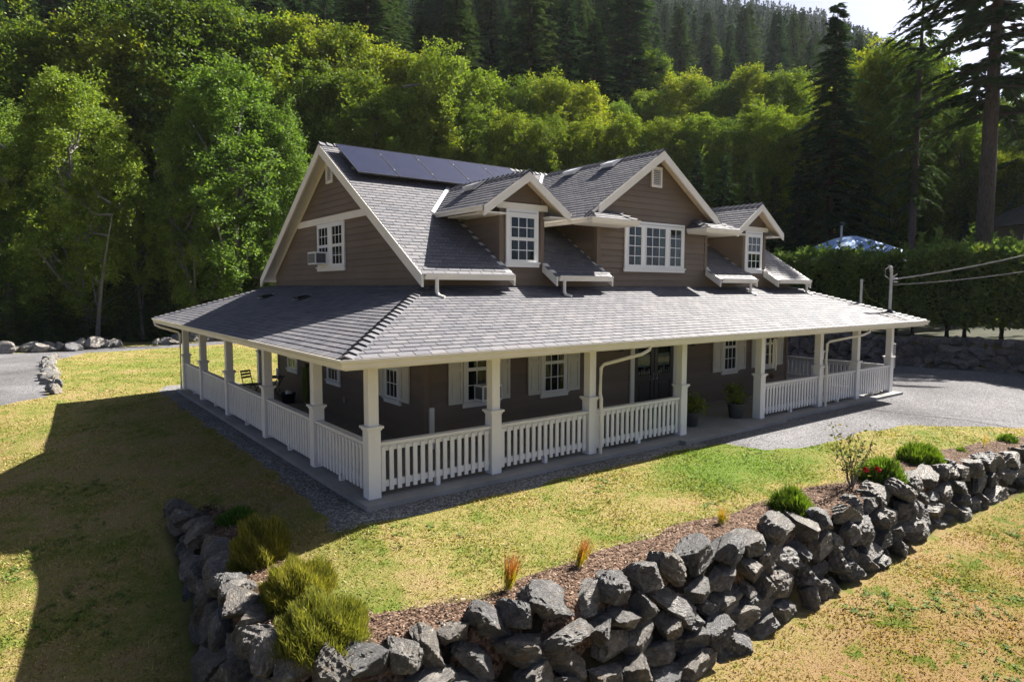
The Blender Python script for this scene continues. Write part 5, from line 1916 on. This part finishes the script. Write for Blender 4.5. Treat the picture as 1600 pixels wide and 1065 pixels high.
ex, ey = W2(1980, 25)
wire("power_line", (22.65, 0.0, 4.52), (ex, ey, 8.6), 0.55, 0.021, "cable_grey", "upper thick power line running from the roof mast to the right edge")
ex, ey = W2(1980, 25.4)
wire("phone_line", (22.35, 0.05, 4.28), (ex, ey, 7.2), 0.55, 0.013, "cable_grey", "lower thin line running from the roof mast to the right edge")
m = MB()
pts = [(21.2, -0.35), (21.05, -0.15), (21.3, 0.0), (21.8, 0.05), (22.25, 0.15)]
m.tube([(x_, y_, PZ + PS * (y_ - RY0) + 0.06) for x_, y_ in pts], 0.018, 6)
m.tube([(x_, y_, PZ + PS * (y_ - RY0) + 0.06) for x_, y_ in ((21.55, 0.02), (21.75, -0.4), (21.8, -0.78))], 0.015, 6)
tag(m.ob("cable", "cable_black"), "black cable lying in a loop on the porch roof beside the mast", "cable")
m = MB(); m.tube([(21.85, 1.0, 4.3), (22.0, 0.75, 3.75), (22.3, 0.25, 3.4)], 0.012, 6)
tag(m.ob("guy_wire", "hose_green"), "thin green wire slanting from the vent pipe to the mast base", "cable")

# ------------------------------------------------------------------ plants in the bed
def dome_bush(name, x, y, rx, rz, n, L, Wd, mat, label, cat, group=None, seed=1, upb=0.6, inner=0.55, sink=0.05):
    rg_ = np.random.default_rng(seed)
    u = unit(rg_.normal(size=(n, 3)) * np.array([1, 1, 0.9]) + np.array([0, 0, 0.35]))
    u[:, 2] = np.abs(u[:, 2])
    lump = 1 + 0.13 * np.sin(u[:, 0] * 5 + seed) * np.sin(u[:, 1] * 4 + seed * 2) + 0.07 * np.sin(u[:, 0] * 11 + u[:, 2] * 9)
    rad = (inner + (1 - inner) * rg_.random(n) ** 0.7) * lump
    P_ = u * rad[:, None] * np.array([rx, rx, rz])
    D_ = unit(u * (1 - upb) + np.array([0, 0, upb]) + rg_.normal(size=(n, 3)) * 0.22)
    P_ = P_ - D_ * L * 0.6
    V_, F_ = leaf_arrays(P_, D_, rg_.uniform(0.7, 1.25, n) * L, rg_.uniform(0.7, 1.3, n) * Wd, rg_)
    e = empty(name, (x, y, gz(x, y) - sink), label, cat, group)
    link("foliage", npmesh("foliage", V_, F_, mat), e)
    m_ = MB()
    for k in range(7):
        t_ = k * 0.9
        m_.tube([(0, 0, -0.05), (0.3 * rx * math.cos(t_), 0.3 * rx * math.sin(t_), rz * 0.35), (0.6 * rx * math.cos(t_), 0.6 * rx * math.sin(t_), rz * 0.6)], [0.025, 0.018, 0.008], 5)
    m_.ob("stem", "bark_brown", e)
    return e


dome_bush("heather_bush", -2.2, -0.5, 0.52, 0.74, 15000, 0.17, 0.0115, "heather_leaf", "bright yellow-green heather bush farthest up the corner bed", "bush", None, 3)
dome_bush("heather_bush", -2.2, -2.25, 0.56, 0.6, 15000, 0.17, 0.0115, "heather_leaf", "olive heather bush between two others on the wall corner", "bush", None, 4)
dome_bush("heather_bush", -2.28, -3.42, 0.64, 0.6, 15000, 0.17, 0.0115, "heather_leaf", "wide heather bush hanging over the boulders at the wall corner", "bush", None, 5)
dome_bush("heather_bush", -1.99, 1.75, 0.38, 0.26, 1800, 0.2, 0.02, "bush_leaf", "small dark bush in the shade at the upper end of the stone wall", "bush", None, 6)
dome_bush("round_bush", 7.25, -4.55, 0.42, 0.5, 4500, 0.2, 0.02, "bush_leaf", "small round green bush on the wall left of the rose", "bush", None, 7)
dome_bush("round_bush", 10.95, -4.7, 0.55, 0.62, 5500, 0.2, 0.02, "bush_leaf", "round green bush directly behind the rose", "bush", None, 8)
dome_bush("round_bush", 13.6, -4.55, 0.58, 0.52, 5500, 0.2, 0.02, "bush_leaf", "low round green bush between the rose and the right edge", "bush", None, 9)


def grass_clump(x, y, h, n, label, mat="red_grass", seed=0, lean=(0.1, 0.0), spread=0.16):
    rg_ = np.random.default_rng(seed)
    b = rg_.normal(size=(n, 3)) * np.array([0.035, 0.035, 0])
    d = unit(np.stack([rg_.normal(size=n) * spread + lean[0], rg_.normal(size=n) * spread + lean[1], np.ones(n)], 1))
    V_, F_ = leaf_arrays(b, d, h * rg_.uniform(0.5, 1.0, n), rg_.uniform(0.008, 0.017, n), rg_)
    o = link("grass_clump", npmesh("grass_clump", V_, F_, mat), None, (x, y, gz(x, y)))
    return tag(o, label, "plant")


grass_clump(0.35, -4.02, 0.66, 120, "red-tipped blood grass tuft nearest the heather on the front bed", seed=1, lean=(0.2, 0.0))
grass_clump(1.75, -4.05, 0.6, 105, "red-tipped blood grass tuft leaning right of the first tuft", seed=2, lean=(0.35, -0.05))
grass_clump(5.3, -4.25, 0.42, 80, "small orange grass tuft in the middle of the front bed", seed=3)
grass_clump(16.95, -4.95, 0.55, 16, "single dry reddish stalk near the right end of the bed", seed=4, spread=0.05, lean=(0.05, 0))
dome_bush("weed_tuft", 15.8, -4.75, 0.16, 0.16, 300, 0.12, 0.03, "bush_leaf", "tiny dark weed tuft in the bed near the dry stalk", "plant", None, 21)
dome_bush("weed_tuft", 18.4, -5.1, 0.3, 0.3, 700, 0.14, 0.03, "bush_leaf", "small dark plant in the bed at the right edge", "plant", None, 22)

# rose
rs = empty("rose_bush", (9.85, -4.55, gz(9.85, -4.55)), "leggy rose bush with two red blooms on the front bed", "bush")
rg_ = np.random.default_rng(12)
m = MB(); LP = []; LD = []; blooms = []
for k in range(9):
    a = rg_.uniform(0, 6.28); tilt = rg_.uniform(0.15, 0.5); hh = rg_.uniform(0.75, 1.3)
    dirv = np.array([math.cos(a) * tilt, math.sin(a) * tilt, 1.0])
    pts = [np.array([0, 0, -0.05])]
    for j in range(1, 6):
        pts.append(dirv * hh * j / 5 + rg_.normal(size=3) * 0.025)
    m.tube([tuple(p) for p in pts], [0.016 * (1 - 0.15 * j) for j in range(6)], 5)
    for j in range(2, 6):
        for _ in range(11):
            LP.append(pts[j] + rg_.normal(size=3) * 0.09); LD.append(rg_.normal(size=3) + np.array([0, 0, 0.2]))
m.ob("cane", "bark_grey", rs)
V, F = leaf_arrays(np.array(LP), unit(np.array(LD)), rg_.uniform(0.06, 0.11, len(LP)), rg_.uniform(0.04, 0.07, len(LP)), rg_)
link("foliage", npmesh("foliage", V, F, "rose_leaf"), rs)
for (bx, by, bz_) in ((-0.02, -0.30, 0.48), (0.45, -0.35, 0.42)):
    n = 26
    d = unit(rg_.normal(size=(n, 3)) + np.array([0, 0, 0.4]))
    V, F = leaf_arrays(np.array([bx, by, bz_]) + d * 0.01, d, 0.075, 0.075, rg_)
    link("bloom", npmesh("bloom", V, F, "red_petal"), rs)

# ------------------------------------------------------------------ porch contents
def potted(x, y, r0, h, ph_, pr, n, label, seed):
    e = empty("potted_plant", (x, y, 0.0), label, "potted plant")
    m_ = MB(); m_.lathe([(0, 0), (r0 * 0.74, 0), (r0 * 0.97, h * 0.93), (r0 * 1.03, h * 0.93), (r0 * 1.03, h), (r0 * 0.9, h), (r0 * 0.88, h * 0.9), (0, h * 0.9)], 24); m_.ob("pot", "pot_grey", e, True)
    rg_ = np.random.default_rng(seed)
    m_ = MB(); P_ = []; D_ = []
    for k in range(10):
        a = rg_.uniform(0, 6.28); ti = rg_.uniform(0.05, pr)
        tip = np.array([math.cos(a) * ti, math.sin(a) * ti, h + ph_ * rg_.uniform(0.55, 1.0)])
        m_.tube([(0, 0, h * 0.85), tuple((tip + np.array([0, 0, h])) / 2), tuple(tip)], [0.014, 0.01, 0.004], 5)
        for _ in range(n // 10):
            t_ = rg_.uniform(0.3, 1.05)
            P_.append(np.array([0, 0, h]) * (1 - t_) + tip * t_ + rg_.normal(size=3) * 0.1); D_.append(rg_.normal(size=3))
    m_.ob("stem", "bark_brown", e)
    V_, F_ = leaf_arrays(np.array(P_), unit(np.array(D_)), rg_.uniform(0.09, 0.17, len(P_)), rg_.uniform(0.05, 0.09, len(P_)), rg_)
    link("foliage", npmesh("foliage", V_, F_, "pot_leaf"), e)


potted(12.95, 0.62, 0.27, 0.46, 0.52, 0.36, 520, "tall leafy plant in a grey pot by the post right of the entry", 61)
potted(10.72, 0.66, 0.25, 0.42, 0.45, 0.32, 480, "green plant in a grey pot behind the post left of the entry", 62)

wc = empty("wind_chime", (14.85, 0.55, 2.66), "long silver wind chime hanging from the porch ceiling right of the entry", "wind chime")
m = MB(); m.tube([(0, 0, -0.0), (0, 0, -0.16)], 0.006, 5); m.lathe([(0.0, -0.14), (0.15, -0.15), (0.15, -0.19), (0.0, -0.19)], 14); m.ob("top_disc", "chime_wood", wc)
for k in range(5):
    a = k * 1.2566
    m = MB(); m.tube([(0.11 * math.cos(a), 0.11 * math.sin(a), -0.24), (0.11 * math.cos(a), 0.11 * math.sin(a), -1.02 - 0.06 * k)], 0.022, 8); m.ob("chime_tube", "chime_tube", wc)
m = MB(); m.tube([(0, 0, -0.19), (0, 0, -1.38)], 0.004, 4); m.lathe([(0, -1.36), (0.09, -1.42), (0.09, -1.5), (0, -1.56)], 10); m.ob("sail", "chime_wood", wc)


def aircon(F, a0, a1, b0, b1, c1, label):
    e = empty("air_conditioner", F((a0 + a1) / 2, b0, 0.1), label, "air conditioner")
    O_ = e.location.copy()
    G = lambda a, b, c: tuple(Vector(F(a, b, c)) - O_)
    q = MB(); q.fbox(G, a0, a1, b0, b1, 0.095, c1); b_ = q.ob("casing", "vinyl_white", e)
    q = MB(); q.fbox(G, a0 + 0.04, a1 - 0.04, b0 + 0.05, b1 - 0.05, c1, c1 + 0.006)
    s0 = 0.16
    q.ob("rear_grille", "pot_grey", b_)
    for sd_, aa in ((-1, a0), (1, a1)):
        q = MB(); q.fbox(G, aa, aa + sd_ * 0.006, b0 + 0.05, b1 - 0.05, s0, c1 - 0.03); q.ob("side_grille", "pot_grey", b_)
    for k in range(7):
        bb = b0 + 0.07 + (b1 - b0 - 0.14) * k / 6
        q = MB(); q.fbox(G, a0 + 0.04, a1 - 0.04, bb - 0.006, bb + 0.006, c1 + 0.006, c1 + 0.012); q.ob("grille_slat", "grey_metal", b_)
    return e


aircon(F_front, 4.34, 4.98, 1.14, 1.56, 0.5, "white window air conditioner between cream shutters on the lower front wall")
aircon(F_left, 8.95, 9.62, 4.85, 5.25, 0.5, "white window air conditioner in the upper gable window")

# bistro table and chair
tb = empty("bistro_table", (2.05, 12.35, 0.0), "black folding bistro table on the side porch", "table")
m = MB(); m.lathe([(0, 0.88), (0.38, 0.88), (0.38, 0.905), (0, 0.905)], 20); m.ob("table_top", "black_metal", tb)
for s_ in (-1, 1):
    m = MB(); m.tube([(-0.28, 0.2 * s_, 0.0), (0.26, 0.2 * s_, 0.88)], 0.016, 6); m.ob("leg", "black_metal", tb)
    m = MB(); m.tube([(0.28, 0.18 * s_, 0.0), (-0.26, 0.18 * s_, 0.88)], 0.016, 6); m.ob("leg", "black_metal", tb)
m = MB(); m.lathe([(0, 0), (0.055, 0), (0.06, 0.3), (0.045, 0.3), (0.04, 0.02), (0, 0.02)], 12)
o = m.ob("paper_roll", "vinyl_white", None, True); o.location = (2.15, 12.2, 0.906); tag(o, "white paper roll standing on the black bistro table", "paper roll")
ch = empty("bistro_chair", (1.6, 13.5, 0.0), "black folding chair beside the bistro table on the side porch", "chair", rot=(0, 0, 0.5))
m = MB(); m.box(-0.22, 0.22, -0.22, 0.22, 0.52, 0.55); m.ob("seat", "black_metal", ch)
for s_ in (-1, 1):
    m = MB(); m.tube([(0.22 * s_, -0.25, 0), (0.22 * s_, 0.2, 0.55), (0.22 * s_, 0.32, 1.05)], 0.016, 6); m.ob("leg", "black_metal", ch)
    m = MB(); m.tube([(0.2 * s_, 0.28, 0), (0.2 * s_, -0.2, 0.52)], 0.016, 6); m.ob("leg", "black_metal", ch)
for k in range(3):
    m = MB(); m.box(-0.22, 0.22, 0.27 + 0.02 * k, 0.285 + 0.02 * k, 0.75 + 0.11 * k, 0.82 + 0.11 * k); m.ob("backrest_slat", "black_metal", ch)

# hose on its hanger
hs = empty("garden_hose", (2.84, 11.0, 1.4), "yellow-green garden hose hanging on the side wall of the porch", "hose")
m = MB()
for k in range(5):
    pts = []
    for j in range(17):
        t_ = 2 * math.pi * j / 16
        pts.append((-0.06 - 0.022 * k, (0.17 + 0.012 * k) * math.sin(t_), -0.62 + (0.62 + 0.02 * k) * math.cos(t_)))
    m.tube(pts, 0.018, 6, False)
m.ob("coil", "hose_green", hs, True)
m = MB(); m.box(-0.16, 0.0, -0.09, 0.09, -0.05, 0.04); m.ob("hanger", "black_metal", hs)
bk = empty("bucket", (2.35, 11.75, 0.0), "dark navy bucket with a white bag on the side porch floor", "bucket")
m = MB(); m.lathe([(0, 0), (0.2, 0), (0.27, 0.34), (0.28, 0.34), (0.28, 0.36), (0.25, 0.36), (0.24, 0.3), (0, 0.28)], 18); m.ob("pail", "navy_plastic", bk, True)
bmz = boulder_mesh("bag", 901, "vinyl_white", 2, 4, 0.12)
o = link("plastic_bag", bmz, None, (2.35, 11.75, 0.37), (0.2, 0.1, 0.4), (0.17, 0.15, 0.09)); tag(o, "crumpled white bag lying in the dark bucket on the side porch", "bag")

# ------------------------------------------------------------------ grass blades and bark chips
rg = np.random.default_rng(41)


def scatter(n, x0, x1, y0, y1, dscale):
    x = rg.uniform(x0, x1, n); y = rg.uniform(y0, y1, n)
    d = np.hypot(x - cam_pos[0], y - cam_pos[1])
    return x, y, d


x, y, d = scatter(2300000, -9, 34, -13, 40, 9)
# keep what the lens can see, thinner with distance
vx = (x - cam_pos[0]) * fh[0] + (y - cam_pos[1]) * fh[1]; vr = (x - cam_pos[0]) * rh[0] + (y - cam_pos[1]) * rh[1]
keep = (vx > 3) & (np.abs(vr) < vx * 0.95 + 2) & (rg.random(len(x)) < np.minimum(1, (15.0 / d) ** 2.0) * 0.62)
x, y, d = x[keep], y[keep], d[keep]
ok = ~((x > -0.3) & (x < 23.0) & (y > -0.4) & (y < 17.7))
x, y, d = x[ok], y[ok], d[ok]
ok = (sd_poly(x, y, DRIVE) < -0.02) & (sd_poly(x, y, STRIP) < 0.02) & (sd_poly(x, y, BED) < 0.02)
sw = sd_wall(x, y)
ok &= ~((sw > -0.72) & (sw < 0.05) & (y < 3.3))
x, y, d = x[ok], y[ok], d[ok]
z = ground_z(x, y)
n = len(x)
h = rg.uniform(0.02, 0.055, n) * (1 + 0.35 * np.sin(x * 2.1) * np.sin(y * 1.7))
w = 0.009 * (1 + d / 12) * rg.uniform(0.7, 1.3, n)
th = rg.uniform(0, 6.283, n)
ln = rg.normal(size=(n, 2)) * 0.8
B = np.stack([x, y, z - 0.01], 1)
sx = np.stack([np.cos(th), np.sin(th), np.zeros(n)], 1) * w[:, None]
T = B + np.stack([ln[:, 0] * h, ln[:, 1] * h, h], 1)
V = np.stack([B - sx, B + sx, T], 1).reshape(-1, 3)
F = np.arange(3 * n).reshape(n, 3)
tag(link("grass", npmesh("grass", V, F, "grass_blade")), "patchy half-dry lawn grass", "grass", None, "stuff")

# flat weeds in the dry grass
wx, wy, wd_ = scatter(26000, -9, 26, -13, 20, 9)
wv = np.sin(wx * 1.3 + 1.7 * np.sin(wy * 0.9)) * np.sin(wy * 1.1 + 1.3 * np.sin(wx * 0.7)) + rg.normal(size=len(wx)) * 0.25
ok = (wv > 0.62) & (sd_poly(wx, wy, DRIVE) < -0.2) & (sd_poly(wx, wy, STRIP) < -0.1) & (sd_poly(wx, wy, BED) < -0.1) & ~((wx > -0.4) & (wx < 23.2) & (wy > -0.6) & (wy < 17.8))
sw = sd_wall(wx, wy)
ok &= ~((sw > -0.8) & (sw < 0.1) & (wy < 3.4)) & ((sw < 0) | (rg.random(len(wx)) < 0.3))
wx, wy = wx[ok], wy[ok]
nl_ = 9
cx_ = np.repeat(wx, nl_) + rg.normal(size=len(wx) * nl_) * 0.03; cy_ = np.repeat(wy, nl_) + rg.normal(size=len(wx) * nl_) * 0.03
az_ = rg.uniform(0, 6.283, len(cx_))
V, F = leaf_arrays(np.stack([cx_, cy_, ground_z(cx_, cy_) + 0.015], 1), unit(np.stack([np.cos(az_), np.sin(az_), rg.uniform(0.1, 0.7, len(cx_))], 1)), rg.uniform(0.04, 0.10, len(cx_)), rg.uniform(0.02, 0.045, len(cx_)), rg, 0.7)
tag(link("weeds", npmesh("weeds", V, F, "bush_leaf")), "green weeds scattered through the dry lawn", "weeds", None, "stuff")

x, y, d = scatter(230000, -3.2, 24, -7.2, 3.4, 9)
ok = (sd_poly(x, y, BED) > 0.0) & (sd_wall(x, y) > 0.0)
x, y = x[ok], y[ok]
keep = rg.random(len(x)) < 0.6
x, y = x[keep], y[keep]
n = len(x); z = ground_z(x, y) + 0.03
P = np.stack([x, y, z + rg.uniform(0, 0.03, n)], 1)
a_ = rg.uniform(0, 6.283, n)
Dv = unit(np.stack([np.cos(a_), np.sin(a_), rg.normal(size=n) * 0.35], 1))
V, F = leaf_arrays(P, Dv, rg.uniform(0.03, 0.08, n), rg.uniform(0.015, 0.032, n), rg, 0.75)
tag(link("bark_mulch", npmesh("bark_mulch", V, F, "bark_chip")), "reddish bark chips covering the bed behind the boulders", "mulch", None, "stuff")
# ------------------------------------------------------------------ haze
hm, hnt, hout = newmat("haze_air")
pv_ = N(hnt, "ShaderNodeVolumePrincipled")
pv_.inputs["Color"].default_value = (0.80, 0.90, 1.0, 1)
pv_.inputs["Density"].default_value = HAZE
pv_.inputs["Anisotropy"].default_value = 0.3
hnt.links.new(pv_.outputs[0], hout.inputs[1])
m = MB()
m.box(-760, 960, -760, 960, ground_lo - 1.5, 420)
tag(m.ob("haze", "haze_air"), None, None, None, "stuff")
#PART4

#FINAL
bpy.context.view_layer.update()
for o in list(SC.objects):
    if o.parent is None and o.type in {'MESH', 'EMPTY'}:
        o.location = o.location * S
        o.scale = o.scale * S
